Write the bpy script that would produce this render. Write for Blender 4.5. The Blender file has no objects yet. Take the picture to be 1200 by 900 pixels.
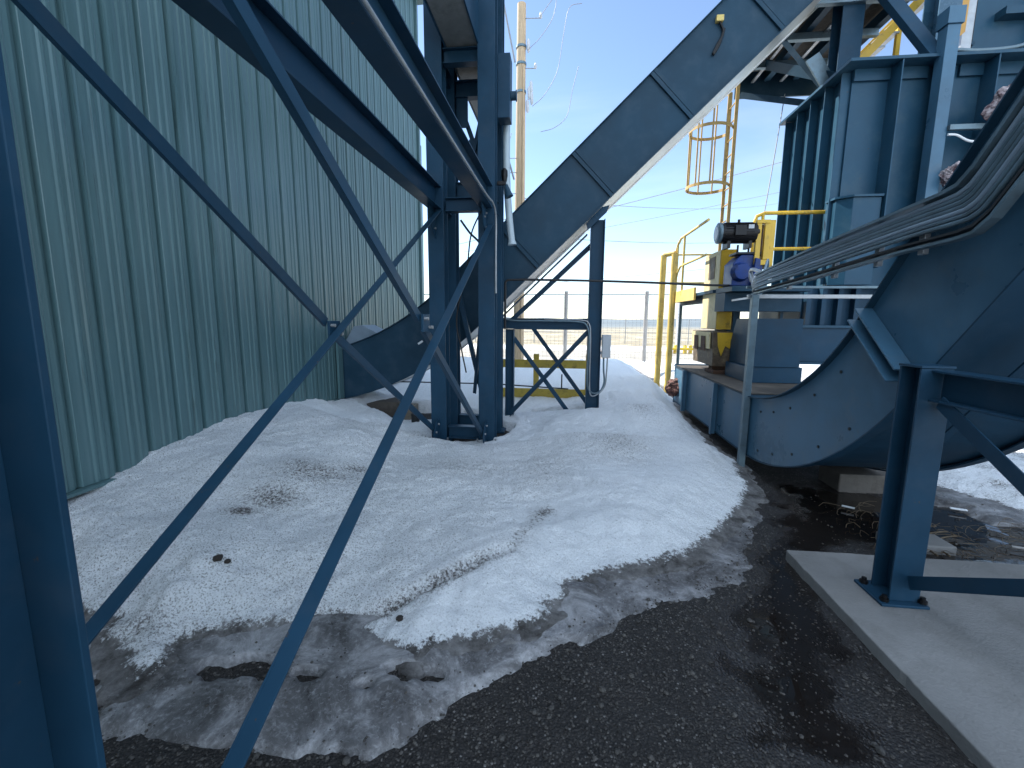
import bpy, math, random
import numpy as np
from mathutils import Vector as V, Matrix, noise as mn
random.seed(7); rng = np.random.RandomState(7)
sc = bpy.context.scene
COL = sc.collection
rad = math.radians

# ------------------------------------------------------------------ materials
def mat(name, col, rough=.5, metal=0., spec=.5, var=.12, vscale=3., col2=None, amt2=0., scale2=8., bump=0., bscale=60., coord='Object', stretch=None, lo=.5, hi=.7, rvar=.1, chips=None, chipscale=26., chipthr=.66):
    m = bpy.data.materials.new(name); m.use_nodes = True
    nt = m.node_tree; N = nt.nodes; L = nt.links
    b = N['Principled BSDF']; b.inputs['Metallic'].default_value = metal
    b.inputs['Specular IOR Level'].default_value = spec
    tc = N.new('ShaderNodeTexCoord'); src = tc.outputs[coord]
    if stretch:
        mp = N.new('ShaderNodeMapping'); mp.inputs['Scale'].default_value = stretch
        L.new(src, mp.inputs['Vector']); src = mp.outputs[0]
    n1 = N.new('ShaderNodeTexNoise'); n1.inputs['Scale'].default_value = vscale; n1.inputs['Detail'].default_value = 6
    n1.inputs['Roughness'].default_value = .62
    L.new(src, n1.inputs['Vector'])
    r = N.new('ShaderNodeValToRGB')
    c = V(col)
    r.color_ramp.elements[0].position = .3; r.color_ramp.elements[1].position = .72
    r.color_ramp.elements[0].color = (*(c * (1 - var)), 1); r.color_ramp.elements[1].color = (*(c * (1 + var)), 1)
    L.new(n1.outputs['Fac'], r.inputs[0]); out = r.outputs[0]
    if col2 is not None:
        n2 = N.new('ShaderNodeTexNoise'); n2.inputs['Scale'].default_value = scale2; n2.inputs['Detail'].default_value = 8
        n2.inputs['Roughness'].default_value = .68
        L.new(src, n2.inputs['Vector'])
        mr = N.new('ShaderNodeMapRange'); mr.inputs[1].default_value = lo; mr.inputs[2].default_value = hi
        mr.inputs[4].default_value = amt2
        L.new(n2.outputs['Fac'], mr.inputs[0])
        mx = N.new('ShaderNodeMix'); mx.data_type = 'RGBA'
        L.new(mr.outputs[0], mx.inputs[0]); L.new(out, mx.inputs[6]); mx.inputs[7].default_value = (*col2, 1)
        out = mx.outputs[2]
    if chips is not None:
        n4 = N.new('ShaderNodeTexNoise'); n4.inputs['Scale'].default_value = chipscale; n4.inputs['Detail'].default_value = 10; n4.inputs['Roughness'].default_value = .75
        L.new(src, n4.inputs['Vector'])
        m4 = N.new('ShaderNodeMapRange'); m4.inputs[1].default_value = chipthr; m4.inputs[2].default_value = chipthr + .04; m4.inputs[4].default_value = .85
        L.new(n4.outputs['Fac'], m4.inputs[0])
        x4 = N.new('ShaderNodeMix'); x4.data_type = 'RGBA'; L.new(m4.outputs[0], x4.inputs[0]); L.new(out, x4.inputs[6]); x4.inputs[7].default_value = (*chips, 1)
        out = x4.outputs[2]
    L.new(out, b.inputs['Base Color'])
    rr = N.new('ShaderNodeMapRange'); rr.inputs[1].default_value = .3; rr.inputs[2].default_value = .7
    rr.inputs[3].default_value = max(.02, rough - rvar); rr.inputs[4].default_value = min(1, rough + rvar)
    L.new(n1.outputs['Fac'], rr.inputs[0]); L.new(rr.outputs[0], b.inputs['Roughness'])
    if bump:
        n3 = N.new('ShaderNodeTexNoise'); n3.inputs['Scale'].default_value = bscale; n3.inputs['Detail'].default_value = 4
        L.new(src, n3.inputs['Vector'])
        bp = N.new('ShaderNodeBump'); bp.inputs['Strength'].default_value = bump; bp.inputs['Distance'].default_value = .01
        L.new(n3.outputs['Fac'], bp.inputs['Height']); L.new(bp.outputs[0], b.inputs['Normal'])
    return m

CH = (.085, .060, .045)
BLUE = mat('blue_paint', (.013, .047, .085), .46, spec=.18, var=.25, vscale=1.6, col2=(.045, .070, .10), amt2=.3, scale2=5, bump=.06, bscale=9, rvar=.12, chips=CH, chipscale=16, chipthr=.645)
BLUEW = mat('blue_paint_worn', (.050, .125, .195), .36, spec=.35, var=.28, vscale=1.3, col2=(.10, .13, .15), amt2=.6, scale2=3.2, bump=.14, bscale=4, lo=.54, hi=.75, rvar=.14, chips=CH, chipscale=10, chipthr=.65)
BLUED = mat('blue_paint_dusty', (.017, .050, .082), .5, spec=.18, var=.22, vscale=2, col2=(.06, .08, .10), amt2=.35, scale2=4, bump=.07, bscale=6, chips=CH, chipscale=9, chipthr=.655)
BLUEB = mat('blue_paint_bin', (.018, .064, .108), .38, spec=.22, var=.22, vscale=.9, col2=(.06, .11, .14), amt2=.45, scale2=2.5, bump=.10, bscale=3, chips=CH, chipscale=9, chipthr=.655)
GREEN = mat('green_siding', (.084, .160, .172), .36, var=.16, vscale=1.0, col2=(.14, .21, .22), amt2=.35, scale2=3, stretch=(9, 9, .35), bump=.02, bscale=20, chips=(.045, .085, .088), chipscale=1.7, chipthr=.60)
GALV = mat('galvanised', (.34, .355, .37), .42, metal=.55, var=.2, vscale=7, col2=(.3, .28, .25), amt2=.5, scale2=11)
DULLM = mat('dull_conduit', (.13, .19, .225), .42, metal=.45, var=.2, vscale=5, col2=(.09, .1, .11), amt2=.5, scale2=9)
PAN = mat('dusty_pan', (.62, .62, .61), .42, metal=.6, var=.2, vscale=3, col2=(.38, .34, .28), amt2=.7, scale2=6)
YEL = mat('yellow_paint', (.62, .38, .025), .45, var=.18, vscale=4, col2=(.16, .10, .03), amt2=.8, scale2=9, lo=.56, hi=.72)
YELW = mat('yellow_weathered', (.66, .49, .14), .55, var=.2, vscale=3, col2=(.22, .17, .10), amt2=.8, scale2=7, lo=.54, hi=.72)
SUNLIT_YEL = mat('sunlit_yellow_guard', (.60, .50, .27), .55, var=.16, vscale=4, col2=(.20, .14, .08), amt2=.7, scale2=6, lo=.56, hi=.72)  # guard yellow turned cream to paint sunlight in, plus brown grime
BLACK = mat('black_paint', (.006, .006, .007), .4, spec=.3, var=.3, vscale=5)
RUBBER = mat('black_rubber', (.015, .015, .016), .6)
BLUEM = mat('gearbox_blue', (.008, .036, .17), .42, spec=.3, var=.25, vscale=6, col2=(.02, .02, .03), amt2=.8, scale2=9)
RUST = mat('rust', (.10, .05, .03), .85, var=.4, vscale=12, col2=(.03, .02, .018), amt2=.8, scale2=20, bump=.5, bscale=40)
GREASE = mat('greasy_guard', (.10, .07, .045), .6, var=.5, vscale=9, col2=(.45, .37, .2), amt2=.35, scale2=13)
DARKM = mat('dark_gap', (.012, .014, .016), .7)
CONC = mat('concrete', (.215, .210, .203), .85, var=.2, vscale=1.6, col2=(.13, .124, .115), amt2=.75, scale2=2.6, bump=.4, bscale=70, lo=.48, hi=.72, chips=(.06, .055, .05), chipscale=34, chipthr=.67)
WOODB = mat('timber', (.24, .20, .15), .85, var=.3, vscale=6, stretch=(3, 20, 20), bump=.3, bscale=20)
POLEW = mat('pole_wood', (.52, .38, .24), .8, var=.25, vscale=4, stretch=(9, 9, .6), bump=.2, bscale=12)
WHITE = mat('white_plastic', (.75, .76, .77), .4, var=.05)
GREYB = mat('grey_enclosure', (.42, .44, .46), .45, var=.08)
FOIL = mat('wrapped_insulation', (.50, .42, .42), .6, var=.3, vscale=6, col2=(.09, .045, .05), amt2=1., scale2=10, lo=.42, hi=.58, bump=.5, bscale=25)
REDFOIL = mat('red_rags', (.22, .10, .08), .8, var=.4, vscale=10, col2=(.05, .025, .02), amt2=1., scale2=14, lo=.42, hi=.6, bump=.5, bscale=25)
FENCEM = mat('fence_wire', (.28, .29, .30), .5, metal=.4)
POSTG = mat('fence_post', (.36, .34, .32), .6, metal=.2)
GRATE = mat('deck_grating', (.045, .036, .028), .8, var=.5, vscale=8, col2=(.12, .10, .08), amt2=.6, scale2=14)
CABLE = mat('wire_grey', (.26, .27, .29), .5)
PORC = mat('porcelain', (.55, .56, .58), .25)
TWIG = mat('twigs', (.13, .095, .06), .9, var=.4, vscale=20)
SOIL = mat('dark_soil', (.028, .022, .018), .9, var=.5, vscale=30, bump=.5, bscale=60)
DIRTYC = mat('muddy_concrete', (.115, .10, .085), .85, var=.3, vscale=3, col2=(.05, .042, .035), amt2=.8, scale2=5, bump=.4, bscale=50)
STONE = mat('pebbles', (.060, .054, .048), .7, var=.9, vscale=30, bump=.2, bscale=80)
BLUESKID = mat('lid_grey_blue', (.20, .26, .32), .45, var=.15, vscale=4)

# ------------------------------------------------------------------ mesh building
class MB:
    def __init__(s): s.v = []; s.f = []; s.sm = []
    def add(s, vs, fs, smooth=False):
        o = len(s.v); s.v += [tuple(map(float, p)) for p in vs]
        s.f += [tuple(o + i for i in f) for f in fs]; s.sm += [smooth] * len(fs); return s
    def box(s, x0, x1, y0, y1, z0, z1):
        x0, x1 = min(x0, x1), max(x0, x1); y0, y1 = min(y0, y1), max(y0, y1); z0, z1 = min(z0, z1), max(z0, z1)
        return s.add([(x0, y0, z0), (x1, y0, z0), (x1, y1, z0), (x0, y1, z0), (x0, y0, z1), (x1, y0, z1), (x1, y1, z1), (x0, y1, z1)],
                     [(3, 2, 1, 0), (4, 5, 6, 7), (0, 1, 5, 4), (1, 2, 6, 5), (2, 3, 7, 6), (3, 0, 4, 7)])
    def ext(s, p0, p1, a, b, a0, a1, b0, b1):
        p0, p1 = V(p0), V(p1); d = (p1 - p0).normalized()
        a = V(a); a = (a - d * a.dot(d)).normalized(); b = V(b); b = (b - d * b.dot(d)); b = (b - a * b.dot(a)).normalized()
        q = [(a0, b0), (a1, b0), (a1, b1), (a0, b1)]
        vs = [p0 + a * i + b * j for i, j in q] + [p1 + a * i + b * j for i, j in q]
        fs = [(3, 2, 1, 0), (4, 5, 6, 7), (0, 1, 5, 4), (1, 2, 6, 5), (2, 3, 7, 6), (3, 0, 4, 7)]
        if a.cross(b).dot(d) < 0: fs = [f[::-1] for f in fs]
        return s.add(vs, fs)
    def bar(s, p0, p1, w, h, up=(0, 0, 1)):
        d = (V(p1) - V(p0)).normalized(); side = d.cross(V(up)).normalized()
        return s.ext(p0, p1, side, up, -w / 2, w / 2, -h / 2, h / 2)
    def ibeam(s, p0, p1, d, w, tf=.013, tw=.009, up=(0, 0, 1)):
        di = (V(p1) - V(p0)).normalized(); a = di.cross(V(up)).normalized()
        s.ext(p0, p1, a, up, -w / 2, w / 2, d / 2 - tf, d / 2)
        s.ext(p0, p1, a, up, -w / 2, w / 2, -d / 2, -d / 2 + tf)
        return s.ext(p0, p1, a, up, -tw / 2, tw / 2, -d / 2 + tf, d / 2 - tf)
    def angle(s, p0, p1, a, b, leg=.075, t=.008):
        s.ext(p0, p1, a, b, 0, leg, 0, t)
        return s.ext(p0, p1, a, b, 0, t, t, leg)
    def tube(s, pts, r, n=10, caps=True):
        pts = [V(p) for p in pts]; rings = []
        up = V((0, 0, 1)); prev = None
        for i, p in enumerate(pts):
            d = (pts[min(i + 1, len(pts) - 1)] - pts[max(i - 1, 0)]).normalized()
            if prev is None:
                h = up if abs(d.z) < .9 else V((1, 0, 0)); a = d.cross(h).normalized()
            else: a = (prev - d * prev.dot(d)).normalized()
            prev = a; b = d.cross(a)
            rr = r[i] if isinstance(r, (list, tuple)) else r
            rings.append([p + (a * math.cos(2 * math.pi * k / n) + b * math.sin(2 * math.pi * k / n)) * rr for k in range(n)])
        vs = [q for R in rings for q in R]; fs = []
        for i in range(len(pts) - 1):
            for k in range(n): fs.append((i * n + k, i * n + (k + 1) % n, (i + 1) * n + (k + 1) % n, (i + 1) * n + k))
        s.add(vs, fs, True)
        if caps:
            s.add(rings[0], [tuple(range(n - 1, -1, -1))]); s.add(rings[-1], [tuple(range(n))])
        return s
    def prism(s, poly, plane, c0, c1):
        """poly: 2-D outline; plane 'xz' -> thickness along y, 'yz' -> along x, 'xy' -> along z"""
        def mk(p, c): return {'xz': (p[0], c, p[1]), 'yz': (c, p[0], p[1]), 'xy': (p[0], p[1], c)}[plane]
        n = len(poly)
        vs = [mk(p, c0) for p in poly] + [mk(p, c1) for p in poly]
        return s.add(vs, [tuple(range(n - 1, -1, -1)), tuple(range(n, 2 * n))] + [(i, (i + 1) % n, n + (i + 1) % n, n + i) for i in range(n)])
    def strip(s, A, B, mk, c0, c1):
        """band between two 2-D polylines of equal length, thick from c0 to c1"""
        n = len(A); vs = [mk(p, c0) for p in A] + [mk(p, c0) for p in B] + [mk(p, c1) for p in A] + [mk(p, c1) for p in B]
        fs = []
        for i in range(n - 1):
            a, b, c, d = i, n + i, 2 * n + i, 3 * n + i
            fs += [(a, a + 1, b + 1, b), (c, d, d + 1, c + 1), (a, c, c + 1, a + 1), (b, b + 1, d + 1, d)]
        fs += [(0, n, 3 * n, 2 * n), (n - 1, 3 * n - 1, 4 * n - 1, 2 * n - 1)]
        return s.add(vs, fs)
    def build(s, name, m, parent=None, bevel=0, origin=None, label=None):
        me = bpy.data.meshes.new(name)
        if parent is not None: o0 = V(parent['_o'])
        else: o0 = V(origin) if origin is not None else V((0, 0, 0))
        me.from_pydata([(x - o0.x, y - o0.y, z - o0.z) for x, y, z in s.v], [], s.f)
        me.polygons.foreach_set('use_smooth', s.sm); me.update()
        import bmesh
        bm = bmesh.new(); bm.from_mesh(me); bmesh.ops.recalc_face_normals(bm, faces=bm.faces); bm.to_mesh(me); bm.free()
        me.materials.append(m)
        o = bpy.data.objects.new(name, me); COL.objects.link(o)
        if parent is not None: o.parent = parent
        else: o.location = o0
        o['_o'] = tuple(o0)
        if bevel:
            bv = o.modifiers.new('edge', 'BEVEL'); bv.width = bevel; bv.segments = 2; bv.limit_method = 'ANGLE'; bv.angle_limit = rad(40)
        if label: o['label'] = label
        return o

def thing(name, label, cat, loc=(0, 0, 0), group=None):
    o = bpy.data.objects.new(name, None); COL.objects.link(o); o.location = loc; o['_o'] = tuple(map(float, loc))
    o.empty_display_size = .1
    o['label'] = label; o['category'] = cat; o['kind'] = 'thing'
    if group: o['group'] = group
    return o
def tag(o, label=None, cat=None, kind='thing', group=None):
    if label: o['label'] = label
    if cat: o['category'] = cat
    o['kind'] = kind
    if group: o['group'] = group
    return o
X, Y, Z = V((1, 0, 0)), V((0, 1, 0)), V((0, 0, 1))
def catmull(P, n=8):
    P = [V(p) for p in P]; Q = [P[0] * 2 - P[1]] + P + [P[-1] * 2 - P[-2]]; out = []
    for i in range(1, len(Q) - 2):
        for k in range(n):
            t = k / n; a, b, c, d = Q[i - 1:i + 3]
            out.append(.5 * ((2 * b) + (c - a) * t + (2 * a - 5 * b + 4 * c - d) * t * t + (3 * b - a - 3 * c + d) * t ** 3))
    return out + [P[-1]]

# ------------------------------------------------------------------ numpy helpers for the ground
def vnoise(x, y, seed=0):
    def h(i, j):
        n = np.sin(i * 127.1 + j * 311.7 + seed * 74.7) * 43758.5453
        return n - np.floor(n)
    xi, yi = np.floor(x), np.floor(y); fx, fy = x - xi, y - yi
    fx = fx * fx * (3 - 2 * fx); fy = fy * fy * (3 - 2 * fy)
    return (h(xi, yi) * (1 - fx) + h(xi + 1, yi) * fx) * (1 - fy) + (h(xi, yi + 1) * (1 - fx) + h(xi + 1, yi + 1) * fx) * fy
def fbm(x, y, o=4, seed=0):
    s = 0; a = .5
    for k in range(o): s = s + a * (vnoise(x * 2 ** k, y * 2 ** k, seed + k) - .5) * 2; a *= .5
    return s
def sdist(px, py, poly):
    """signed distance, positive inside"""
    d = np.full(px.shape, 1e9); ins = np.zeros(px.shape, bool); n = len(poly)
    for i in range(n):
        ax, ay = poly[i]; bx, by = poly[(i + 1) % n]
        ex, ey = bx - ax, by - ay; t = np.clip(((px - ax) * ex + (py - ay) * ey) / (ex * ex + ey * ey + 1e-12), 0, 1)
        d = np.minimum(d, np.hypot(px - ax - t * ex, py - ay - t * ey))
        c = ((ay > py) != (by > py)) & (px < (bx - ax) * (py - ay) / (by - ay + 1e-12) + ax); ins ^= c
    return np.where(ins, d, -d)
def pdist(px, py, line):
    d = np.full(px.shape, 1e9)
    for (ax, ay), (bx, by) in zip(line[:-1], line[1:]):
        ex, ey = bx - ax, by - ay; t = np.clip(((px - ax) * ex + (py - ay) * ey) / (ex * ex + ey * ey + 1e-12), 0, 1)
        d = np.minimum(d, np.hypot(px - ax - t * ex, py - ay - t * ey))
    return d
def sstep(x, a, b):
    t = np.clip((x - a) / (b - a), 0, 1); return t * t * (3 - 2 * t)
def gridmesh(name, xs, ys, zf, m, attrs=None, keep=None):
    Xg, Yg = np.meshgrid(xs, ys); z = zf(Xg, Yg)
    nx, ny = len(xs), len(ys)
    co = np.stack([Xg, Yg, z], -1).reshape(-1, 3)
    i = np.arange(nx - 1)[None, :] + nx * np.arange(ny - 1)[:, None]
    F = np.stack([i, i + 1, i + nx + 1, i + nx], -1).reshape(-1, 4)
    if keep is not None:
        k = keep(Xg, Yg, z).reshape(-1); F = F[k[F].any(1)]
    me = bpy.data.meshes.new(name); me.from_pydata(co.tolist(), [], F.tolist()); me.update()
    me.polygons.foreach_set('use_smooth', [True] * len(F))
    for an, fn in (attrs or {}).items():
        a = me.attributes.new(an, 'FLOAT', 'POINT'); a.data.foreach_set('value', np.clip(fn(Xg, Yg, z), 0, 1).reshape(-1).astype(np.float32))
    me.materials.append(m); o = bpy.data.objects.new(name, me); COL.objects.link(o); return o

SNOWP = [(2.2, 14.5), (2.25, 10.2), (2.15, 8.9), (1.95, 7.3), (1.88, 5.8), (1.96, 5.0), (1.77, 4.1), (1.41, 3.53), (.90, 2.94), (.60, 2.72), (.35, 2.62), (.18, 2.46), (.01, 2.25), (-.06, 2.1),
         (-.22, 1.99), (-.45, 1.87), (-.64, 1.8), (-.84, 1.8), (-.975, 1.89), (-1.15, 1.96), (-1.36, 1.93), (-1.52, 1.88), (-1.66, 1.83), (-1.78, 1.73), (-1.73, 1.6), (-1.77, 1.48), (-1.88, 1.51),
         (-2.07, 1.64), (-2.3, 1.78), (-2.8, 1.9), (-3.6, 2.15), (-6, 2.4), (-6, 10.7), (-9, 10.7), (-30, 14), (-30, 16.6), (-6, 16.9), (4, 16.6), (20, 17), (20, 14)]
SNOWR = [(3.35, 9), (3.3, 5.2), (3.5, 4.55), (3.75, 4.05), (4.1, 3.55), (5, 3.1), (7, 2.7), (12, 3), (20, 5), (20, 14.5), (2.2, 14.5), (2.3, 10.4)]
ICEP = [(-2.9, 1.7), (-2.1, 1.5), (-1.75, 1.28), (-1.24, 1.28), (-.92, 1.3), (-.67, 1.32), (-.55, 1.43), (-.40, 1.63), (-.2, 1.78), (.1, 2.02), (.35, 2.2), (.60, 2.33), (.86, 2.46), (1.15, 2.66), (1.30, 2.84), (1.28, 3.05),
        (1.45, 3.3), (1.72, 3.75), (1.95, 4.3), (2.1, 5), (1.95, 6), (1, 5), (0, 3), (-2, 2.4), (-3, 2.4)]
ICER = [(3.0, 4.7), (3.2, 4.25), (3.5, 3.75), (4.0, 3.2), (4.8, 2.75), (7, 2.3), (12, 2.6), (12, 5), (3.6, 6)]
HOLES = [(-1.47, 1.62, .13, .055), (-1.33, 1.65, .13, .055), (-1.09, 1.645, .075, .028), (-.66, 1.72, .08, .04), (-.57, 1.71, .07, .035), (-1.98, 1.63, .07, .12), (-1.9, 1.42, .05, .03), (-.82, 1.62, .03, .02)]
CTRL = np.array([(-3.5, 2.3, .22), (-3.5, 2.66, .25), (-3.5, 2.81, .30), (-3.5, 3.09, .38), (-3.5, 3.41, .45), (-3.5, 3.78, .485), (-3.5, 4.23, .53), (-3.5, 4.63, .54), (-3.5, 5.1, .53), (-3.5, 5.66, .475), (-3.5, 6.46, .3),
                 (-3.2, 6.2, .30), (-2.9, 6.2, .22), (-2.37, 6.1, .06), (-2.1, 5.4, .08), (-1.7, 5.4, -.02), (-1.2, 5.6, -.02), (-.9, 5.5, .07), (-1.3, 6.3, .02), (-1.0, 7.2, .08), (-2.6, 5.5, .33), (-2.2, 4.8, .36), (-1.6, 4.6, .22),
                 (-2.8, 2.5, .26), (-2.8, 3.5, .45), (-2.8, 4.5, .53), (-2.3, 2.5, .27), (-2.3, 3.3, .40), (-2.3, 4.2, .45), (-1.6, 2.5, .22), (-1.5, 3.4, .29), (-1.2, 4.3, .2), (-1.0, 2.3, .15), (-.6, 2.8, .18), (-.5, 3.6, .2), (-.4, 4.6, .16),
                 (0, 3.3, .17), (0.1, 4.2, .22), (.5, 5.0, .26), (-.45, 5.8, .12), (0, 5.8, .24), (.36, 6, .30), (.9, 4.4, .18), (1.3, 5.2, .24), (1.1, 6, .38), (1.5, 6.6, .34), (1.2, 7.5, .42), (.5, 7.2, .2), (1.4, 9, .42), (.5, 9, .26), (-.2, 8, .12), (-1.5, 8, .12),
                 (-3, 9, .2), (1, 11, .33), (2, 13, .34), (1.2, 13.2, .36), (0, 13, .28), (-3, 12, .25), (4, 12, .3), (0, 16, .1), (4, 16, .1), (-6, 15, .15), (10, 14, .2), (4.2, 5.2, .15), (3.6, 4.8, .1), (5, 4, .18), (7, 5, .3), (4, 8, .25)])
def snow_h(x, y):
    w = 0; s = 0
    for cx, cy, cz in CTRL:
        k = 1 / ((((x - cx) ** 2 + (y - cy) ** 2) + .05) ** 1.9); w = w + k; s = s + k * cz
    base = s / w
    jit = .085 + .06 * fbm(x * 3.2, y * 3.2, 4, 3) + .06 * fbm(x * 11, y * 11, 4, 9)
    d = np.maximum(sdist(x, y, SNOWP), sdist(x, y, SNOWR)) + jit
    front = sstep(d, -.01, .62)
    h = (base + .05 * fbm(x * 1.1, y * 1.1, 3, 5) + .024 * fbm(x * 4.5, y * 4.5, 3, 6) + .012 * fbm(x * 13, y * 13, 3, 7)) * (.05 + .95 * front) + .016 + .012 * fbm(x * 22, y * 22, 2, 14)
    lip = pdist(x, y, [(-1.25, 1.98), (-.93, 2.03), (-.78, 2.12), (-.62, 2.25), (-.3, 2.6)])
    h = h - .05 * np.exp(-(lip / .035) ** 2) * (1 + .6 * fbm(x * 9, y * 9, 2, 8))
    # bare ground melted out round the tower feet and below the conveyor tail
    for cx, cy, rx, ry in ((-1.88, 5.32, .36, .17), (-1.25, 5.95, .5, .5), (-2.35, 6.75, .9, .4), (-.95, 5.36, .12, .07), (.0, 6.95, .45, .11)):
        q = ((x - cx) / rx) ** 2 + ((y - cy) / ry) ** 2 + .5 * fbm(x * 5, y * 5, 3, 12)
        h = np.where(q < 1.4, h - .38 * sstep(1.4 - q, 0, .8), h)
    h = np.where(d < 0, -.06 + 2.5 * np.maximum(d, -.1) * .3, h * np.clip(d / .03, 0, 1) ** .5)
    return h
def ice_h(x, y):
    jit = .07 * fbm(x * 5, y * 5, 4, 21) + .035 * fbm(x * 17, y * 17, 3, 22)
    d = np.maximum(sdist(x, y, ICEP), sdist(x, y, ICER)) + jit
    h = .026 * sstep(d, 0, .05) + .014 * sstep(d, .05, .35) + .008 * fbm(x * 4, y * 4, 3, 23) * sstep(d, 0, .1)
    thin = sstep(x, .05, .55) * (x < 2.6)
    h = h - thin * .022 - thin * .010 * fbm(x * 6, y * 6, 4, 30)
    for cx, cy, rx, ry in HOLES:
        q = ((x - cx) / rx) ** 2 + ((y - cy) / ry) ** 2 + .9 * fbm(x * 16, y * 16, 3, 24)
        h = h - .09 * sstep(1.15 - q, 0, .25)
    return np.where(d < 0, -.06, h)
def wet(x, y, z=None):
    q = sdist(x, y, [(.75, 1.6), (1.2, 1.5), (1.5, 2.0), (1.52, 2.9), (1.5, 3.05), (2.6, 3.15), (4.4, 2.9), (4.4, 3.3), (3.2, 4.3), (2.2, 4.6), (1.9, 4.0), (1.5, 3.3), (1.3, 2.8), (.95, 2.4), (.8, 2.0)]) + .28 * fbm(x * 5, y * 5, 5, 41)
    return sstep(q, -.16, .22)
def ground_h(x, y):
    near = np.exp(-((np.abs(x) / 9) ** 4 + (np.abs(y - 4) / 10) ** 4))
    g = (.010 * fbm(x * 2.3, y * 2.3, 3, 50) + .007 * fbm(x * 14, y * 14, 3, 51) + .004 * fbm(x * 40, y * 40, 2, 52)) * near
    w = wet(x, y)
    far = .25 * fbm(x * .05, y * .05, 4, 55) * sstep(y, 24, 60) + 7 * sstep(fbm(x * .0016 + 3, y * .0012, 3, 57), .05, .5) * sstep(y, 700, 1800) * 2.2
    return g * (1 - .75 * w) - .012 * w + far

def spaced(a, b, st, outward_lo, outward_hi, growth=1.22):
    core = list(np.arange(a, b + 1e-6, st)); lo = []; hi = []
    s = st; p = a
    while p > outward_lo: s *= growth; p -= s; lo.append(p)
    s = st; p = core[-1]
    while p < outward_hi: s *= growth; p += s; hi.append(p)
    return np.array(lo[::-1] + core + hi)

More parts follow.
